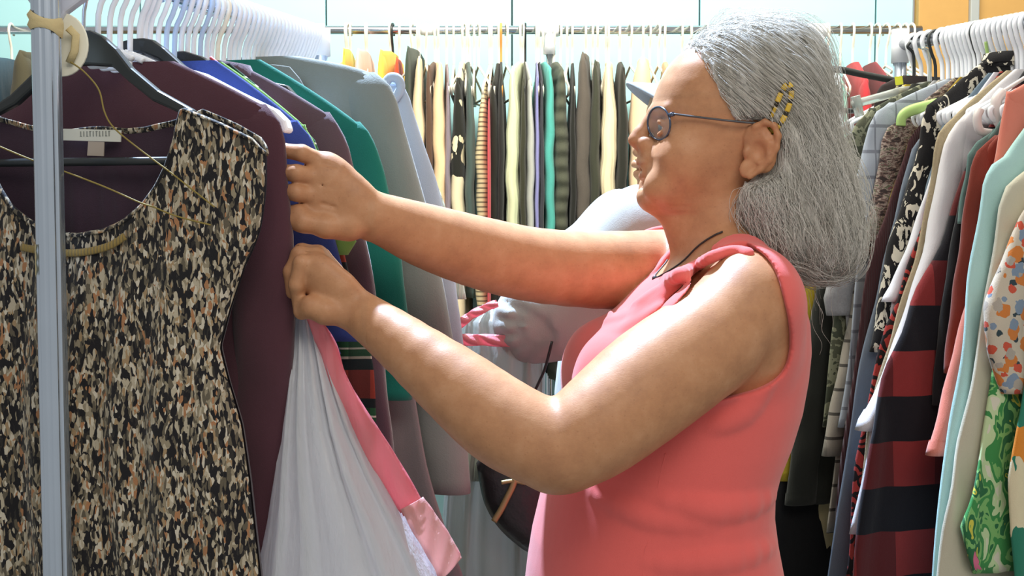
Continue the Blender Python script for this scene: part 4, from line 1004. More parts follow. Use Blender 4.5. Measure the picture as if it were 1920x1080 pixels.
# natural colouring: lips, nose and ear flush, brow hair
def px_of(V):
    rel_ = V - CAM; fy = rel_[:, 1] * CP - rel_[:, 2] * SP; uz = rel_[:, 1] * SP + rel_[:, 2] * CP
    return 960 + F * rel_[:, 0] / fy, 540 - F * uz / fy
def blob(V, c, r): return np.exp(-(((V - c) / r) ** 2).sum(1))
cols = np.ones((len(V), 3))
def paint(wt, c):
    global cols
    cols = cols * (1 - wt[:, None]) + np.array(c) * wt[:, None]
lat = np.abs(V[:, 1] - YH)
lip = np.clip(1.4 * (blob(V, hp(1206, 308), (.010, .022, .0042)) + blob(V, hp(1209, 329), (.009, .020, .0055))), 0, 1)
lip = np.clip((lip - .35) * 2.2, 0, 1) * (V[:, 0] < HX(1228))
paint(lip * .8, (.80, .52, .50))
paint(np.clip(blob(V, hp(1192, 264), (.016, .014, .014)), 0, 1) * .35, (1.0, .72, .66))
paint(np.clip(blob(V, hp(1410, 275, -.085), (.024, .02, .035)), 0, 1) * .35, (1.02, .75, .68))
paint(np.clip(blob(V, hp(1255, 290, -.05), (.03, .03, .02)), 0, 1) * .2, (1.0, .80, .74))
tint(me, cols)
g = G('skin'); at_ = g.n('Attribute', attribute_name='tint').outputs['Color']
n1 = g.noise(g.co(), 30, 5, .7); n2 = g.noise(g.co(loc=(2, 3, 4)), 220, 3, .6); fr_ = g.vor(g.co(), 130)
c1 = g.ramp(n1, [(.3, '#a97a58'), (.52, '#b98862'), (.72, '#c3946f')])
c1 = g.mix(g.math('MULTIPLY', g.math('LESS_THAN', fr_, .13), .22), c1, hx('#8a5a3e'))
c1 = g.mix(g.math('MULTIPLY', n2, .18), c1, hx('#a8694d'))
g.base(g.mix(1.0, c1, at_, 'MULTIPLY'))
wr = g.math('ADD', g.math('MULTIPLY', g.noise(g.co(), 160, 4, .7), .6), g.math('MULTIPLY', g.noise(g.co((1, 1, 2.5)), 420, 2, .6), .5))
g.bump(wr, .14, .002)
g.p.inputs['Subsurface Weight'].default_value = .06; g.p.inputs['Subsurface Radius'].default_value = (.010, .004, .002); g.p.inputs['Subsurface Scale'].default_value = .5
SKIN = g.done(.48, 0, .35)
WO = tuple(at(1260, 400, YH)[:2]) + (0.0,)
woman = empty('person', WO, 0, 'person in a coral tank top with long silver hair, reaching into the left rack', 'person')
def child(o): o.parent = woman; o.location = (-WO[0], -WO[1], 0); return o
child(newobj('body', me, SKIN))
for sg in (-1,):
    pass
# eyes
def eye(sg):
    c = hp(1248.5, 243, sg * .0315); b = MB(); V_ = []; r = .0122; n = 24
    for i in range(13):
        a_ = PI * i / 12
        for k in range(n): t = 2 * PI * k / n; V_.append((c[0] - r * 1.10 * math.cos(a_), c[1] + r * math.sin(a_) * math.cos(t), c[2] + r * math.sin(a_) * math.sin(t) * .93))
    b.grid(V_, 13, n, True); o = b.build('eye', [plain('eye_white', '#e3ded8', .15), plain('iris', '#56646c', .15), plain('pupil', '#14110f', .1)])
    for p in o.data.polygons:
        j = p.vertices[0] // n; p.material_index = 2 if j < 1 else (1 if j < 3 else 0)
    child(o)
eye(-1); eye(1)
# ---- tank top
def grow(f, off):
    def fn(D, X, Y, Z): return D - off
    return fn
T = body_noarm.copy()
# soft folds across the waist and under the arm
def ys(f, X, Z, y0=1.28, y1=1.60):          # near surface of a body at X, Z
    Y = np.linspace(y0, y1, 400); d = f.ev(np.array([X]), Y, np.array([Z]))[0, :, 0]; i = np.argmax(d < 0) if (d < 0).any() else np.argmin(d); return Y[i]
def on_top(px, py, off=0, f=None):
    f = f or body_noarm; Y = 1.42
    for _ in range(4):
        p = at(px, py, Y); Y = ys(f, p[0], p[2])
    return at(px, py, Y - off)
folds = [([(1140, 905), (1200, 900), (1262, 912), (1330, 930), (1400, 928), (1448, 912)], -1, .0050), ([(1220, 935), (1290, 948), (1340, 954), (1400, 945), (1440, 930)], 1, .0062), ([(1110, 915), (1160, 940), (1232, 962), (1300, 968), (1380, 968)], -1, .0050),
         ([(1120, 925), (1180, 955), (1240, 975), (1330, 985)], 1, .0042), ([(1210, 1042), (1290, 1040), (1360, 1028), (1425, 1002)], -1, .0042), ([(1220, 1056), (1300, 1056), (1380, 1045), (1440, 1025)], 1, .0048), ([(1330, 800), (1390, 770), (1440, 700)], 1, .0045), ([(1300, 850), (1370, 820), (1450, 800)], -1, .003)]
for pts, sg, r in folds:
    P_ = [on_top(px, py, .003 + (.001 if sg < 0 else -.001)) for px, py in spline([(a_, b_, 0) for a_, b_ in pts], 9) for px, py in ()] if False else []
    for q_ in spline([(a_, b_, 0) for a_, b_ in pts], 9): P_.append(on_top(q_[0], q_[1], .0015 if sg < 0 else .0005))
    rs = [r * 1.5 * math.sin(PI * (i + .35) / (len(P_) - .3)) for i in range(len(P_))]
    T.chain(P_, rs, k=.008, op='sub' if sg < 0 else 'add')
# drapes fanning from the scoop of the neckline
for k_, (a_, m_, b_) in enumerate((((1150, 585), (1200, 560), (1262, 505)), ((1140, 602), (1190, 590), (1250, 530)), ((1132, 625), (1172, 612), (1220, 570)), ((1125, 650), (1160, 640), (1195, 612)))):
    T.chain([hp(*a_, -.035 - .01 * k_), hp(*m_, -.075 - .008 * k_), hp(*b_, -.105 - .004 * k_)], [.002, .0052, .002], k=.010)
def poly2(x, z, P):
    """signed distance to a polygon in the picture-parallel plane"""
    n = len(P); d = np.full(np.broadcast(x, z).shape, 1e9); ins = np.zeros(d.shape, bool)
    for i in range(n):
        ax_, az = P[i]; bx, bz = P[(i + 1) % n]; ex, ez = bx - ax_, bz - az; wx, wz = x - ax_, z - az
        h = np.clip((wx * ex + wz * ez) / (ex * ex + ez * ez), 0, 1); d = np.minimum(d, np.hypot(wx - ex * h, wz - ez * h))
        c = ((az > z) != (bz > z)) & (x < (bx - ax_) * (z - az) / (bz - az + 1e-12) + ax_); ins ^= c
    return np.where(ins, -d, d)
ah = [at(px, py, 1.43) for px, py in spline([(1135, 640, 0), (1165, 592, 0), (1222, 533, 0), (1290, 499, 0), (1368, 483, 0), (1418, 506, 0), (1453, 562, 0), (1473, 640, 0), (1463, 692, 0), (1420, 722, 0), (1350, 738, 0), (1240, 750, 0), (1150, 720, 0)], 40) for px, py in [(px, py)]] if False else [at(q_[0], q_[1], 1.43) for q_ in spline([(1135, 640, 0), (1165, 592, 0), (1222, 533, 0), (1290, 499, 0), (1368, 483, 0), (1418, 506, 0), (1453, 562, 0), (1473, 640, 0), (1463, 692, 0), (1420, 722, 0), (1350, 738, 0), (1240, 750, 0), (1150, 720, 0)], 44)]
ahp = []
for q_ in spline([(1150, 690, 1.49), (1199, 617, 1.49), (1247, 559, 1.485), (1281, 526, 1.475), (1310, 480, 1.455), (1366, 440, 1.43), (1428, 480, 1.43), (1453, 562, 1.43), (1473, 640, 1.43), (1463, 692, 1.43), (1420, 722, 1.43), (1350, 738, 1.43), (1240, 750, 1.43), (1150, 740, 1.47)], 60):
    p = at(*q_); ahp.append((p[0], p[2]))
afp = [(at(px, py, 1.71)[0], at(px, py, 1.71)[2]) for px, py in ((1080, 600), (1150, 500), (1215, 455), (1262, 448), (1310, 460), (1360, 520), (1370, 600), (1300, 640), (1200, 660))]
np_ = [(at(q_[0], q_[1], 1.50)[0], at(q_[0], q_[1], 1.50)[2]) for q_ in spline([(1120, 550, 0), (1138, 586, 0), (1181, 568, 0), (1218, 540, 0), (1258, 518, 0), (1295, 505, 0), (1338, 500, 0), (1390, 495, 0), (1442, 500, 0), (1480, 545, 0), (1560, 520, 0), (1500, 380, 0), (1250, 330, 0)], 44)]
nfp = [(HX(px), HZ(py)) for px, py in ((1140, 560), (1146, 584), (1170, 572), (1204, 538), (1240, 500), (1272, 466), (1290, 430), (1400, 450), (1470, 545), (1560, 560), (1520, 380), (1200, 330))]
STR = Sdf()
sp0 = [(1405, 476, .0060), (1384, 471, .0058), (1356, 474, .0058), (1326, 486, .0062), (1300, 502, .0068), (1274, 516, .0080), (1250, 527, .0085)]
STR.chains([on_top(a_, b_, -.0015, S) for a_, b_, r_ in sp0], [r_ for a_, b_, r_ in sp0], k=.004, n=26)
def tank_post(D, X, Y, Z):
    x = X[:, None]; z = Z[None, :]
    a_n = poly2(x, z, ahp)[:, None, :]; a_f = poly2(x, z, afp)[:, None, :]; n_n = poly2(x, z, np_)[:, None, :]; n_f = poly2(x, z, nfp)[:, None, :]
    y = Y[None, :, None]
    D = D - .0075
    yA = np.interp(X, [HX(1270), HX(1330), HX(1400), HX(1450)], [1.53, 1.450, 1.450, 1.49])[:, None, None]; yN = np.interp(X, [HX(1262), HX(1310), HX(1440)], [1.40, 1.480, 1.480])[:, None, None]
    cutA = np.maximum(a_n, y - yA); cutF = np.maximum(a_f, 1.645 - y)
    cutN = np.maximum(np.maximum(n_n, yN - y), y - 1.62); cutG = np.maximum(np.maximum(n_f, 1.50 - y), y - 1.69)
    for c in (cutA, cutF, cutN, cutG): hh_ = np.maximum(.003 - np.abs(D + c), 0) / .003; D = np.maximum(D, -c) + hh_ * hh_ * .00075
    ds = STR.ev(X, Y, Z); hh_ = np.maximum(.006 - np.abs(D - ds), 0) / .006; D = np.minimum(D, ds) - hh_ * hh_ * .0015
    return np.maximum(D, (HZ(1230) - z)[:, None, :] if False else np.broadcast_to((HZ(1230) - Z)[None, None, :], D.shape))
V, Q = mesh_sdf(T, np.array([HX(960), 1.32, HZ(1240)]), np.array([HX(1530), 1.80, HZ(400)]), .0024, post=tank_post, sm=4)
CORAL = fab('coral_jersey', '#de6560', rough=.85, sheen=.25, var=.1, weave=1200, bump=.12)
top = child(newobj('tank_top', npmesh('tank_top', V, Q), CORAL)); tag(top, 'coral pink tank top')
def on_child(o, par): o.parent = par; o.location = (0, 0, 0); return o
sm_ = MB(); sm_.tube([on_top(q_[0], q_[1], .0085) for q_ in spline([(1248, 850, 0), (1238, 890, 0), (1230, 940, 0), (1226, 965, 0), (1218, 1010, 0), (1206, 1045, 0), (1208, 1100, 0), (1212, 1170, 0)], 40)], .0011, 6)
on_child(sm_.build('side_seam', CORAL), top)
hm_ = MB()
for off_, r_ in ((0, .0022),):
    pts = []
    for q_ in spline([(1165, 596, 0), (1222, 538, 0), (1290, 502, 0), (1368, 481, 0), (1418, 505, 0), (1450, 565, 0), (1469, 640, 0), (1459, 688, 0), (1420, 716, 0), (1372, 728, 0)], 60): 
        pts.append(on_top(q_[0], q_[1], .006))
# ---- hair: a shaped mass plus strands combed over it
Hs = head_skull.copy()
p0 = hp(1284, 78); p1 = hp(1342, 205); nrm = unit(np.array([p1[2] - p0[2], 0, -(p1[0] - p0[0])])); 
if nrm[0] > 0: nrm = -nrm
def front(x, y, z):                          # hair only behind the hairline
    return (x - p0[0]) * nrm[0] + (z - p0[2]) * nrm[2] + 0 * y + .22 * (np.abs(y - YH) - .06) * 0
H = Sdf()
H.raw(lambda x, y, z: Hs.pr[0][2](x, y, z) - np.clip(.0025 - .22 * front(x, y, z), .0025, .013), Hs.pr[0][3] - .02, Hs.pr[0][4] + .02, k=0)
H.raw(lambda x, y, z: front(x, y, z), (-9, -9, -9), (9, 9, 9), k=.012, op='int')
ezl = HZ(236)
H.raw(lambda x, y, z: np.minimum(ezl - z, (HX(1418) - x)) + 0 * y, (-9, -9, -9), (9, 9, 9), k=.010, op='int')
for c_, r_, k_ in (((1422, 108), (.074, .076, .038), .02), ((1468, 170), (.050, .083, .075), .02), ((1478, 250), (.050, .084, .070), .02), ((1496, 320), (.056, .088, .060), .02), ((1512, 385), (.060, .090, .058), .02), ((1520, 440), (.057, .088, .048), .02), ((1530, 474), (.040, .075, .026), .02)):
    H.ell(hp(*c_), r_, k=k_)
H.cap(hp(1448, 292, -.070), hp(1420, 372, -.068), .020, .026, k=.02); H.cap(hp(1420, 372, -.068), hp(1448, 440, -.066), .026, .026, k=.02)
H.cap(hp(1400, 404, -.060), hp(1420, 425, -.060), .014, .02, k=.02)
H.ell(hp(1404, 92), (.066, .066, .028), k=.02)
# keep the ear and cheek free
H.ell(hp(1392, 290, -.088), (.034, .030, .040), k=.012, op='sub', rot=er)
hlo = np.array([HX(1250), 1.44, HZ(540)]); hhi = np.array([HX(1650), 1.70, HZ(30)])
def rough_hair(D, X, Y, Z):
    x = X[:, None, None]; y = Y[None, :, None]; z = Z[None, None, :]
    a_ = np.arctan2(y - YH, x - HX(1400)) 
    return D + (.0016 * np.sin(a_ * 34 + z * 60) + .0012 * np.sin(a_ * 71 - z * 40 + x * 90) + .001 * np.sin(x * 230 + z * 120)).astype(np.float32)
hax = axes(hlo, hhi, .003); HD = H.ev(*hax); HDr = rough_hair(HD, *hax)
V, Q = nets(HDr, hlo, .003); V = smooth_v(V, Q, 1)
g = G('silver_hair'); n1 = g.noise(g.co((1, 1, .3)), 60, 3); n2 = g.noise(g.co((1, 1, .15)), 420, 2)
c1 = g.ramp(n1, [(.25, '#cfccc4'), (.5, '#e8e6e0'), (.75, '#f8f7f4')]); g.base(g.mix(g.math('MULTIPLY', n2, .5), c1, hx('#d6d1c4')))
g.bump(n2, .8, .004); HAIR = g.done(.55, 0, .4)
t_ = g.n('BsdfTranslucent'); t_.inputs[0].default_value = hx('#f0eee6'); mx_ = g.n('MixShader'); mx_.inputs[0].default_value = .30; o_ = g.nt.nodes['Material Output']
g.nt.links.new(g.p.outputs[0], mx_.inputs[1]); g.nt.links.new(t_.outputs[0], mx_.inputs[2]); g.nt.links.new(mx_.outputs[0], o_.inputs[0])
hair = child(newobj('hair', npmesh('hair', V, Q), HAIR)); tag(hair, 'long silver grey hair brushed back over the shoulder')
# strands: traced along the hair surface
rng = np.random.default_rng(3)
def sample(D, P):
    q = (P - hlo) / .003; q = np.clip(q, 0, np.array(D.shape) - 1.001); i = q.astype(int); f = q - i; out = 0
    for a in (0, 1):
        for b_ in (0, 1):
            for c in (0, 1):
                wgt = (f[:, 0] if a else 1 - f[:, 0]) * (f[:, 1] if b_ else 1 - f[:, 1]) * (f[:, 2] if c else 1 - f[:, 2])
                out = out + wgt * D[i[:, 0] + a, i[:, 1] + b_, i[:, 2] + c]
    return out
def grad(D, P):
    e = .003; g_ = np.stack([sample(D, P + np.eye(3)[k] * e) - sample(D, P - np.eye(3)[k] * e) for k in range(3)], 1)
    return g_ / (np.linalg.norm(g_, axis=1, keepdims=True) + 1e-9)
NS = 13000; M = 30
roots = V[rng.integers(0, len(V), NS)].copy()
nb_ = V[(V[:, 0] < HX(1445)) & (V[:, 1] < YH - .03) & (V[:, 2] < HZ(325)) & (V[:, 2] > HZ(440))]; extra_ = nb_[rng.integers(0, len(nb_), 1600)]
wz = (roots[:, 2] - HZ(540)) / (HZ(40) - HZ(540)); roots = roots[rng.random(NS) < .5 + .5 * wz]; roots = np.concatenate([roots, extra_]); NS = len(roots)
lift = rng.uniform(-.001, .0045, NS) + (rng.random(NS) < .14) * rng.uniform(0, .014, NS)
ph1 = rng.uniform(0, 6.28, NS); ph2 = rng.uniform(0, 6.28, NS); wav = rng.uniform(.2, 1.0, NS); slen = rng.uniform(.05, .16, NS) / M
P = roots.copy(); path = []
top_c = hp(1330, 90)
for m_ in range(M):
    path.append(P.copy())
    n_ = grad(HD, P)
    low = np.clip((HZ(190) - P[:, 2]) / .05, 0, 1)[:, None]
    back = np.array([1.0, 0, -.35]); 
    side_ = np.sign(P[:, 1] - YH)[:, None] * np.array([0, .25, 0])
    d_up = back + side_ + np.array([0, 0, -.5]) * np.clip((np.abs(P[:, 1] - YH) - .03) / .05, 0, 1)[:, None]
    d_lo = np.array([.28, 0, -1.0]) + 0 * P
    d_ = d_up * (1 - low) + d_lo * low
    d_ = d_ + (.35 + .35 * low) * wav[:, None] * np.stack([np.sin(P[:, 2] * 150 + ph1), np.cos(P[:, 2] * 120 + ph2), .3 * np.sin(P[:, 0] * 170 + ph1)], 1)
    d_ = d_ - n_ * (d_ * n_).sum(1, keepdims=True); d_ /= np.linalg.norm(d_, axis=1, keepdims=True) + 1e-9
    P = P + d_ * slen[:, None]
    d0 = sample(HD, P); P = P - n_ * (d0 - lift * min(1, m_ / 6 + .3))[:, None] * .6
path = np.array(path)
fr_d = front(path[..., 0], path[..., 1], path[..., 2]); ed_ = np.linalg.norm((path - np.array(hp(1394, 288, -.088))) / np.array([.030, .030, .038]), axis=2)
bad_ = ((fr_d > .002) & (path[..., 2] < HZ(92)) & (path[..., 2] > HZ(240))) | (ed_ < 1) | ((path[..., 2] < HZ(236)) & (path[..., 0] < HX(1400)) & (path[..., 2] > HZ(345)))
for m_ in range(1, M):
    stop_ = bad_[m_] | bad_[m_ - 1]; bad_[m_] = stop_; path[m_, stop_] = path[m_ - 1, stop_] + np.array([0, 0, -1e-5])
path = path[:, ~bad_[2]]; NS = path.shape[1]
path = path                         # M x NS x 3
tan = np.gradient(path, axis=0); tan /= np.linalg.norm(tan, axis=2, keepdims=True) + 1e-9
up_ = np.array([.3, -.8, .5]); a_ = np.cross(tan, up_); a_ /= np.linalg.norm(a_, axis=2, keepdims=True) + 1e-9; b_ = np.cross(tan, a_)
rad = (.00033 * (1 - .7 * np.linspace(0, 1, M) ** 2))[:, None, None] * np.ones((1, NS, 1))
VV = np.stack([path + rad * (a_ * math.cos(t) + b_ * math.sin(t)) for t in (0, 2.094, 4.189)], 2)   # M NS 3 3
idx = np.arange(M * NS * 3).reshape(M, NS, 3)
qs = np.concatenate([np.stack([idx[:-1, :, k], idx[:-1, :, (k + 1) % 3], idx[1:, :, (k + 1) % 3], idx[1:, :, k]], -1).reshape(-1, 4) for k in range(3)])
st = newobj('strands', npmesh('strands', VV.reshape(-1, 3), qs), HAIR); on_child(st, hair)
# ---- glasses
GLM = plain('steel_blue_frame', '#59657a', .2, .8); GLD = plain('dark_temple', '#55585c', .35, .4)
LENS = plain('spectacle_lens', '#eef4fa', .03, trans=.0, alpha=.14, noise=0)
gl = empty('glasses', (0, 0, 0)); child(gl); tag(gl, 'rimmed glasses with thin dark temples'); gl.location = (-WO[0], -WO[1], 0)
for sg in (-1, 1):
    c = hp(1221, 235, sg * .0335); rim = []; disc = [tuple(c)]
    for k in range(36):
        t = 2 * PI * k / 36; yy = sg * .0245 * math.cos(t); zz = .0195 * math.sin(t)
        rim.append((c[0] + .0055 + .0105 * sg * yy / .0245 - zz * .10, c[1] + yy, c[2] + zz))
    on_child(MB().tube(rim, .0013, 8, closed=True).build('rim', GLM), gl)
    b = MB(); b.add([(c[0] + .003, c[1], c[2])] + rim, [(0, i + 1, (i + 1) % 36 + 1) for i in range(36)]); on_child(b.build('lens', LENS), gl)
    h0 = (c[0] + .0200, c[1] + sg * .0275, c[2] + .009)
    on_child(MB().tube([(c[0] + .0145, c[1] + sg * .0235, c[2] + .0080), h0], .0026, 8).build('hinge', GLM), gl)
    tm = [h0, tuple(hp(1300, 229, sg * .0735)), tuple(hp(1350, 236, sg * .0825)), tuple(hp(1396, 240, sg * .0800))]
    on_child(MB().tube(spline(tm, 30), .0013, 8, flat=1.5).build('temple', GLD), gl)
    on_child(MB().tube([tuple(hp(1222, 252, sg * .012)), tuple(hp(1217, 256, sg * .0095))], .0024, 8).build('nose_pad', CLEARP), gl)
br = [tuple(hp(1222, 228, -.0105)), tuple(hp(1214, 224, 0)), tuple(hp(1222, 228, .0105))]
on_child(MB().tube(spline(br, 12), .0013, 8).build('bridge', GLM), gl)
# ---- hair clip: yellow and dark tortoiseshell banded snap clip
def hair_y(px, py):
    Y = np.linspace(1.40, 1.60, 300); best = None
    for y in Y:
        p = at(px, py, y)
        if sample(HD, p[None])[0] < -.0005: return y
    return 1.50
clip = empty('hair_clip', (0, 0, 0)); child(clip); tag(clip, 'yellow and dark banded snap clip above the ear'); clip.location = (-WO[0], -WO[1], 0)
loopc = [(1450, 248), (1441, 240), (1441, 232), (1449, 210), (1458, 190), (1466, 172), (1474, 160), (1481, 160), (1484, 172), (1482, 190), (1476, 208), (1468, 224), (1460, 236), (1454, 240)]
lp_ = spline([(a_, b_, 0) for a_, b_ in loopc], 90)
hy = [hair_y(q_[0], q_[1]) - .0075 for q_ in lp_]; hy = np.convolve(np.pad(hy, 8, 'edge'), np.ones(17) / 17, 'valid')
pts = [tuple(at(q_[0], q_[1], y)) for q_, y in zip(lp_, hy)]
YEL = plain('yellow_acetate', '#d6b23c', .3); TOR = plain('dark_tortoise', '#2a2418', .3)
on_child(MB().tube(pts, .0026, 8, flat=.5).build('frame', TOR), clip)
for i0 in range(0, 88, 9): 
    seg = pts[i0:min(90, i0 + 7)]
    if len(seg) > 2: on_child(MB().tube(seg, .0033, 8, flat=.6).build('band', YEL), clip)
tipc = np.array(pts[2]) + np.array([0, -.001, 0]); b = MB(); b.tube([tipc, tuple(at(1450, 246, hy[0] - .001)), tuple(at(1458, 238, hy[0] - .001))], .0032, 8, flat=.5); on_child(b.build('tip', YEL), clip)
# ---- necklace
nk = MB(); nl = [tuple(hp(1345, 448, -.064)), tuple(hp(1300, 462, -.056)), tuple(hp(1272, 484, -.046)), tuple(hp(1248, 500, -.034)), tuple(hp(1234, 512, -.018)), tuple(hp(1226, 522, 0)), tuple(hp(1232, 512, .02)), tuple(hp(1250, 485, .04))]
def push(p, f=S, off=.002):
    p = np.array(p, float)
    for _ in range(6):
        e = .002; a3 = [np.array([p[i] - e, p[i], p[i] + e]) for i in range(3)]; d = f.ev(*a3); g_ = np.array([d[2, 1, 1] - d[0, 1, 1], d[1, 2, 1] - d[1, 0, 1], d[1, 1, 2] - d[1, 1, 0]]); L = np.linalg.norm(g_)
        if L < 1e-6: break
        p = p - g_ / L * (d[1, 1, 1] - off) * .8
    return tuple(p)
nl = [push(p) for p in spline(nl, 26)]
nck = child(nk.tube(nl, .0011, 6).build('necklace', plain('dark_cord', '#2c2a2c', .5)))
on_child(MB().lathe([(0, .004), (.0035, .002), (.004, -.002), (0, -.005)], nl[17], 12).build('pendant', plain('dark_cord', '#2c2a2c', .5)), nck)
# ---- trousers, below the picture
TR = Sdf(); 
TR.loft([HZ(1420) - .02, HZ(1300), HZ(1200)], [HX(992), HX(976), HX(980)], [HX(1474), HX(1480), HX(1476)], YH, [.185, .192, .188], 2.4)
for sg in (-1, 1): TR.chain([hp(1235, 1330, sg * .085), (HX(1240), YH + sg * .10, .48), (HX(1250), YH + sg * .11, .10)], [.105, .075, .062], k=.03)
for sg in (-1, 1): TR.cap((HX(1250), YH + sg * .11, .045), (HX(1140), YH + sg * .12, .035), .045, .036, k=.02)
V, Q = mesh_sdf(TR, np.array([HX(940), 1.32, -.01]), np.array([HX(1540), 1.84, HZ(1190)]), .012)
child(newobj('trousers', npmesh('trousers', V, Q), fab('navy_denim', '#2a3346')))
# ------------------------------------------------------------------ white plastic bag in the near hand
def plastic(name, col, tr):
    g = G(name); n = g.noise(g.co((1, 1, .25)), 45, 3); g.base(g.mix(g.math('MULTIPLY', n, .18), hx(col), hx('#9aa3b0')))
    g.bump(g.noise(g.co((1, 1, .3)), 60, 4, .6), .6, .006)
    m = g.done(.28, 0, .5); nt = g.nt; t = g.n('BsdfTranslucent'); t.inputs[0].default_value = hx(col); tp = g.n('BsdfTransparent')
    m1 = g.n('MixShader'); m1.inputs[0].default_value = .42; m2 = g.n('MixShader'); m2.inputs[0].default_value = tr
    out = nt.nodes['Material Output']; nt.links.new(g.p.outputs[0], m1.inputs[1]); nt.links.new(t.outputs[0], m1.inputs[2]); nt.links.new(m1.outputs[0], m2.inputs[1]); nt.links.new(tp.outputs[0], m2.inputs[2]); nt.links.new(m2.outputs[0], out.inputs[0])
    return m
BAGM = plastic('white_bag_film', '#eef2f8', .10); PINKM = plastic('pink_drawstring_film', '#f39aa2', .0)
RIBD = fab('pink_drawstring_seam', '#d9625f', rough=.5, sheen=0)
def bag(nm, label, rows, Y, mat, pleat=.006, npl=16, group=None, ysq=1.0, seed=1):
    """rows of (picture y, left x, right x, half depth)"""
    rg = random.Random(seed); P0 = at((rows[0][1] + rows[0][2]) / 2, rows[0][0], Y)
    o = empty('plastic_bag', (P0[0], P0[1], 0), 0, label, 'bag'); N = 72; V = []
    rr = []
    for i in range(len(rows) - 1):
        for t in np.linspace(0, 1, 6, endpoint=False): rr.append([a_ + (b_ - a_) * t for a_, b_ in zip(rows[i], rows[i + 1])])
    rr.append(list(rows[-1])); ph = [rg.uniform(0, 6.28) for _ in range(5)]
    for i, (py, x0, x1, hd_) in enumerate(rr):
        p0, p1 = at(x0, py, Y), at(x1, py, Y); cx = (p0[0] + p1[0]) / 2; a_ = (p1[0] - p0[0]) / 2; f = i / len(rr)
        for k in range(N):
            t = 2 * PI * k / N; x, y = sup(t, a_, hd_, 2.3)
            fl = pleat * (1 - .35 * f) * (math.sin(npl * t + ph[0] + .5 * math.sin(f * 3)) + .6 * math.sin(npl * 1.7 * t + ph[1] - f * 2) + .5 * f * math.sin(5 * t + f * 9 + ph[2]))
            V.append((cx + x * (1 + fl * .15 / max(a_, .02)) - P0[0], Y + (y + fl * (.4 + .6 * abs(math.sin(t)))) * ysq - P0[1], p0[2]))
    b = MB(); b.grid(V, len(rr), N, True); n0 = (len(rr) - 1) * N; b.f.append(tuple(range(n0, n0 + N)))
    b.build('bag_film', mat, o); return o
bg1 = bag('bag', 'large white plastic bag with pink drawstring held in the front hand', [(578, 556, 588, .010), (610, 552, 602, .022), (660, 546, 622, .036), (720, 538, 644, .052), (790, 528, 672, .066), (870, 518, 712, .080), (960, 505, 764, .090), (1080, 480, 830, .098), (1200, 470, 850, .1), (1300, 500, 830, .08)], 1.475, BAGM, .008, 15)
def ribbon(nm, left, right, Y, mat, par, off):
    L = spline([(a_, b_, 0) for a_, b_ in left], 40); Rr = spline([(a_, b_, 0) for a_, b_ in right], 40); V = []
    for i, (l, r) in enumerate(zip(L, Rr)):
        for k in range(7):
            t = k / 6; y = Y - off - .004 * math.sin(PI * t) - .003 * math.sin(i * .5 + k) ; p = at(l[0] + (r[0] - l[0]) * t, l[1] + (r[1] - l[1]) * t, y); V.append(rel(par, p))
    b = MB(); b.grid(V, 40, 7); o = b.build(nm, mat, par); s = o.modifiers.new('thickness', 'SOLIDIFY'); s.thickness = .001; return o
d_ = ribbon('drawstring', [(572, 586), (590, 640), (612, 715), (640, 775), (676, 845), (712, 905), (752, 962)], [(596, 590), (628, 640), (648, 700), (682, 762), (728, 830), (764, 890), (792, 938)], 1.45, PINKM, bg1, .004); tag(d_, 'flat pink drawstring')
d2 = ribbon('drawstring', [(752, 955), (776, 1000), (806, 1050), (826, 1090)], [(794, 932), (818, 965), (848, 1010), (866, 1046)], 1.44, plastic('pale_pink_film', '#f4c1bc', .1), bg1, .004)
b = MB(); p_ = [rel(bg1, at(a_, b_, 1.438)) for a_, b_ in ((754, 962), (772, 955), (793, 942))]; b.tube(p_, .004, 6, flat=.3); b.build('drawstring_fold', RIBD, d_)

# ------------------------------------------------------------------ second person, behind
Y2 = 2.02
def p2(px, py, lat=0, Y=Y2): p = at(px, py, Y); p[1] += lat; return p
X2 = lambda px: at(px, 400, Y2)[0]
Z2 = lambda py: at(960, py, Y2)[2]
B = Sdf()
h2 = [(372, 1230, 1330, .040), (350, 1204, 1345, .048), (330, 1203, 1360, .055), (312, 1204, 1372, .060), (290, 1207, 1390, .066), (262, 1212, 1400, .070), (236, 1213, 1410, .073), (210, 1210, 1414, .075), (170, 1222, 1410, .074), (130, 1250, 1390, .06), (108, 1290, 1350, .03)]
B.loft([Z2(r[0]) for r in h2], [X2(r[1]) for r in h2], [X2(r[2]) for r in h2], Y2, [r[3] for r in h2], 2.15)
B.chain([p2(1212, 246), p2(1202, 270), p2(1197, 283)], [.008, .009, .010], k=.008)
for sg in (-1, 1): B.ell(p2(1208, 288, sg * .012), (.010, .008, .008), k=.005)
B.chain([p2(1208, 312, -.022), p2(1192, 308), p2(1208, 312, .022)], [.004, .0062, .004], k=.006)
B.chain([p2(1210, 324, -.020), p2(1196, 326), p2(1210, 324, .020)], [.004, .0064, .004], k=.006)
B.chain([p2(1212, 317, -.026), p2(1190, 317), p2(1212, 317, .026)], [.001, .0016, .001], k=.003, op='sub')
B.ell(p2(1214, 352), (.016, .02, .016), k=.012)
for sg in (-1, 1):
    B.ell(p2(1214, 246, sg * .033), (.014, .018, .012), k=.014, op='sub'); B.ell(p2(1226, 247, sg * .032), (.0135, .0145, .0125), k=.004)
    B.ell(p2(1330, 262, sg * .078), (.018, .007, .030), k=.006)
B.chain([p2(1300, 350), p2(1310, 420)], [.055, .06], k=.03)
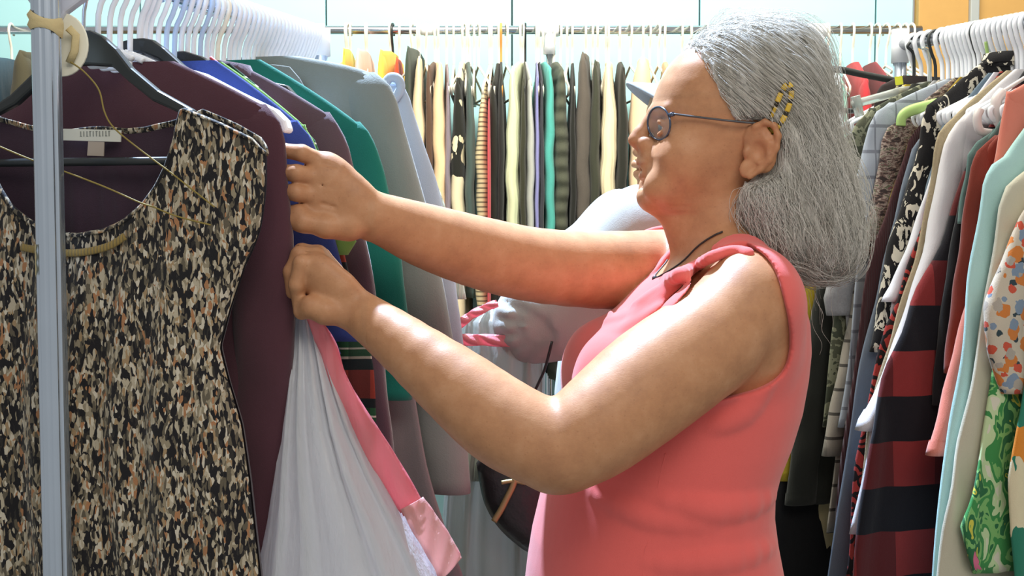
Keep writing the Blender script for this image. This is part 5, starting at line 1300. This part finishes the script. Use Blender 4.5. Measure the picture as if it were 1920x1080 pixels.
# forearm and hand folded back towards the chest
B.chain([p2(1000, 585, -.14), p2(1095, 600, -.17), p2(1150, 590, -.18)], [.042, .034, .026], k=.015)
B.cap(p2(1150, 590, -.18), p2(1195, 575, -.18), .028, .030, k=.012, sq=((0, 1, 0), 1.8))
for k in range(4): B.chain([p2(1195, 560 + 9 * k, -.18), p2(1220, 556 + 11 * k, -.185), p2(1238, 560 + 12 * k, -.175)], [.0095, .009, .008], k=.003)
B.chain([p2(1168, 560, -.185), p2(1190, 542, -.195), p2(1208, 535, -.195)], [.013, .011, .009], k=.004)
V, Q = mesh_sdf(B, np.array([X2(960), 1.78, Z2(660)]), np.array([X2(1450), 2.16, Z2(90)]), .005, [(np.array([X2(1160), 1.93, Z2(400)]), np.array([X2(1260), 2.11, Z2(220)]), .0025)])
w2 = (X2(1270), Y2, 0)
man = empty('person', w2, 0, 'person in a grey shirt and grey cap, bent forward behind the silver haired person', 'person')
def c2(o, par=None): o.parent = par or man; o.location = (-w2[0], -w2[1], 0) if par is None else (0, 0, 0); return o
mb_ = npmesh('body', V, Q); tint(mb_, np.ones((len(V), 3)) * .9); c2(newobj('body', mb_, SKIN))
C = Sdf()
tr2 = [(1130, 1090, 1440, .17), (1000, 1075, 1440, .17), (850, 1050, 1440, .17), (740, 1040, 1442, .17), (650, 1050, 1445, .17), (560, 1080, 1450, .175), (480, 1120, 1452, .17), (430, 1160, 1448, .155), (395, 1205, 1430, .125), (372, 1250, 1400, .09)]
C.loft([Z2(r[0]) for r in tr2], [X2(r[1]) for r in tr2], [X2(r[2]) for r in tr2], Y2, [r[3] for r in tr2], 2.3)
for sg in (-1, 1): C.ell(p2(1210, 440, sg * .16), (.085, .07, .07), k=.05)
C.chain([p2(1190, 440, -.155), p2(1100, 520, -.16), p2(1000, 588, -.15)], [.072, .064, .058], k=.03)
C.chain([p2(1000, 588, -.15), p2(1075, 598, -.175)], [.057, .046], k=.02)
C.chain([p2(1190, 440, .16), p2(1090, 520, .17), p2(1030, 600, .17)], [.072, .062, .05], k=.03)
for k in range(6):                            # creases round the bent elbow
    a_ = math.radians(150 + k * 24); c_ = p2(1006, 588, -.15)
    C.chain([c_ + np.array([.060 * math.cos(a_), -.02, .060 * math.sin(a_)]), c_ + np.array([.045 * math.cos(a_) + .01, -.05, .045 * math.sin(a_)]), c_ + np.array([.02 + .012 * math.cos(a_), -.060, .012 * math.sin(a_)])], [.0012, .003, .0012], k=.012, op='sub')
def cut2(D, X, Y, Z): return D
V, Q = mesh_sdf(C, np.array([X2(900), 1.76, Z2(1130)]), np.array([X2(1480), 2.29, Z2(350)]), .0055, sm=2)
V[:, 2] = np.maximum(V[:, 2], Z2(1128))
SHM = fab('pale_grey_jersey', '#a9aca8', rough=.95, var=.1)
c2(newobj('shirt', npmesh('shirt', V, Q), SHM))
TQ = Sdf(); TQ.loft([Z2(1200), Z2(1100)], [X2(1085), X2(1080)], [X2(1445), X2(1445)], Y2, [.175, .172], 2.3)
for sg in (-1, 1): TQ.chain([p2(1260, 1180, sg * .085), (X2(1262), Y2 + sg * .1, .45), (X2(1262), Y2 + sg * .1, .1)], [.10, .075, .06], k=.03); TQ.cap((X2(1262), Y2 + sg * .1, .045), (X2(1180), Y2 + sg * .11, .035), .045, .036, k=.02)
V, Q = mesh_sdf(TQ, np.array([X2(1020), 1.80, -.01]), np.array([X2(1500), 2.24, Z2(1090)]), .012); c2(newobj('trousers', npmesh('trousers', V, Q), fab('grey_trousers', '#5d605e')))
# cap
CAPM = fab('grey_cap_cotton', '#8f979c', rough=.9, var=.2, weave=400)
cp_ = empty('cap', (-w2[0], -w2[1], 0)); cp_.parent = man; tag(cp_, 'grey baseball cap with curved visor')
cc = p2(1342, 205); V_ = []; 
for i in range(14):
    a_ = PI / 2 * i / 13
    for k in range(32):
        t = 2 * PI * k / 32; V_.append((cc[0] + .094 * math.sin(a_ * .999 + .001) * math.cos(t), cc[1] + .080 * math.sin(a_ + .001) * math.sin(t), cc[2] + .01 + .095 * math.cos(a_)))
b = MB(); b.grid(V_, 14, 32, True); o = b.build('crown', CAPM); o.parent = cp_
b = MB(); b.lathe([(0, .004), (.006, .002), (.007, -.001), (0, -.001)], (cc[0], cc[1], cc[2] + .104), 12); o = b.build('button', CAPM); o.parent = cp_
tipp = p2(1168, 158); V_ = []; jn = p2(1235, 178)
for i in range(12):
    t = i / 11
    for k in range(25):
        s_ = -1 + 2 * k / 24; y = s_ * .083 * (1 - .28 * t * t * 0) * math.cos(.25 * t)
        reach = math.sqrt(max(0, 1 - (abs(s_) * .98) ** 2.4))
        x = jn[0] + .02 + .045 * s_ * s_ - (jn[0] - tipp[0] + .015) * t * reach
        z = jn[2] + .014 - .056 * s_ * s_ + (tipp[2] - jn[2] - .012) * t * reach
        V_.append((x, Y2 + y, z))
b = MB(); b.grid(V_, 12, 25); o = b.build('visor', CAPM); o.parent = cp_; sd = o.modifiers.new('thickness', 'SOLIDIFY'); sd.thickness = .004; sd.offset = 0
# bag and handbag of the second person
bg2 = bag('bag', 'white plastic bag with pink band hanging from the arm of the person behind', [(572, 905, 945, .02), (600, 868, 985, .05), (660, 860, 1022, .07), (760, 850, 1020, .08), (880, 836, 1012, .085), (1000, 828, 1008, .085), (1120, 826, 1010, .08), (1200, 840, 1000, .05)], 1.92, plastic('grey_white_bag_film', '#b5b4ac', .12), .010, 11, seed=4)
for L_, R_ in (([(858, 622), (890, 596), (935, 574)], [(858, 600), (888, 580), (930, 562)]), ([(858, 648), (910, 648), (985, 652)], [(858, 627), (910, 627), (985, 630)])):
    ribbon('drawstring', L_, R_, 1.84, PINKM, bg2, 0)
hb = empty('handbag', tuple(at(970, 940, 1.80)[:2]) + (0,), 0, 'black handbag with gold zip hanging below the front elbow', 'handbag')
out = [(893, 868), (898, 900), (906, 935), (928, 975), (960, 1008), (1000, 1032), (1050, 1020), (1075, 960), (1072, 890), (1050, 850), (980, 838), (920, 840)]
O_ = np.array(hb.location); q0 = [(at(a_, b_, 1.80)[0] - O_[0], at(a_, b_, 1.80)[2]) for a_, b_ in spline([(a_, b_, 0) for a_, b_ in out + out[:1]], 49)[:-1] for a_, b_ in [(a_, b_)]] if False else [(at(q_[0], q_[1], 1.80)[0] - O_[0], at(q_[0], q_[1], 1.80)[2]) for q_ in spline([(a_, b_, 0) for a_, b_ in out + out[:1]], 49)[:-1]]
cx_ = np.mean([q_[0] for q_ in q0]); cz_ = np.mean([q_[1] for q_ in q0]); V_ = []
for y, sc_ in ((-.048, .0), (-.047, .5), (-.042, .82), (-.03, .96), (0, 1.0), (.03, .96), (.042, .82), (.047, .5), (.048, 0)):
    for x, z in q0: V_.append((cx_ + (x - cx_) * sc_, y, cz_ + (z - cz_) * sc_))
b = MB(); b.grid(V_, 9, 48, True); LEA = plain('black_leather', '#1b1b1d', .38, bump=.4); b.build('pouch', LEA, hb)
zp = [(rel(hb, at(a_, b_, 1.746))) for a_, b_ in ((966, 898), (960, 915), (950, 935), (940, 955), (926, 978))]; MB().tube(spline(zp, 20), .0045, 8, flat=.5).build('zip', plain('dull_brass', '#9a8a60', .45, .6), hb)
zp = [(rel(hb, at(a_, b_, 1.747))) for a_, b_ in ((940, 905), (962, 902), (985, 906))]; MB().tube(spline(zp, 12), .003, 8).build('zip_pull', plain('dull_brass', '#9a8a60', .45, .6), hb)
sp_ = [(rel(hb, at(a_, b_, 1.80))) for a_, b_ in ((985, 845), (992, 760), (1008, 722), (1022, 690), (1035, 640))]; MB().tube(spline(sp_, 20), .007, 8, flat=.3, up=(0, 1, 0)).build('strap', LEA, hb)
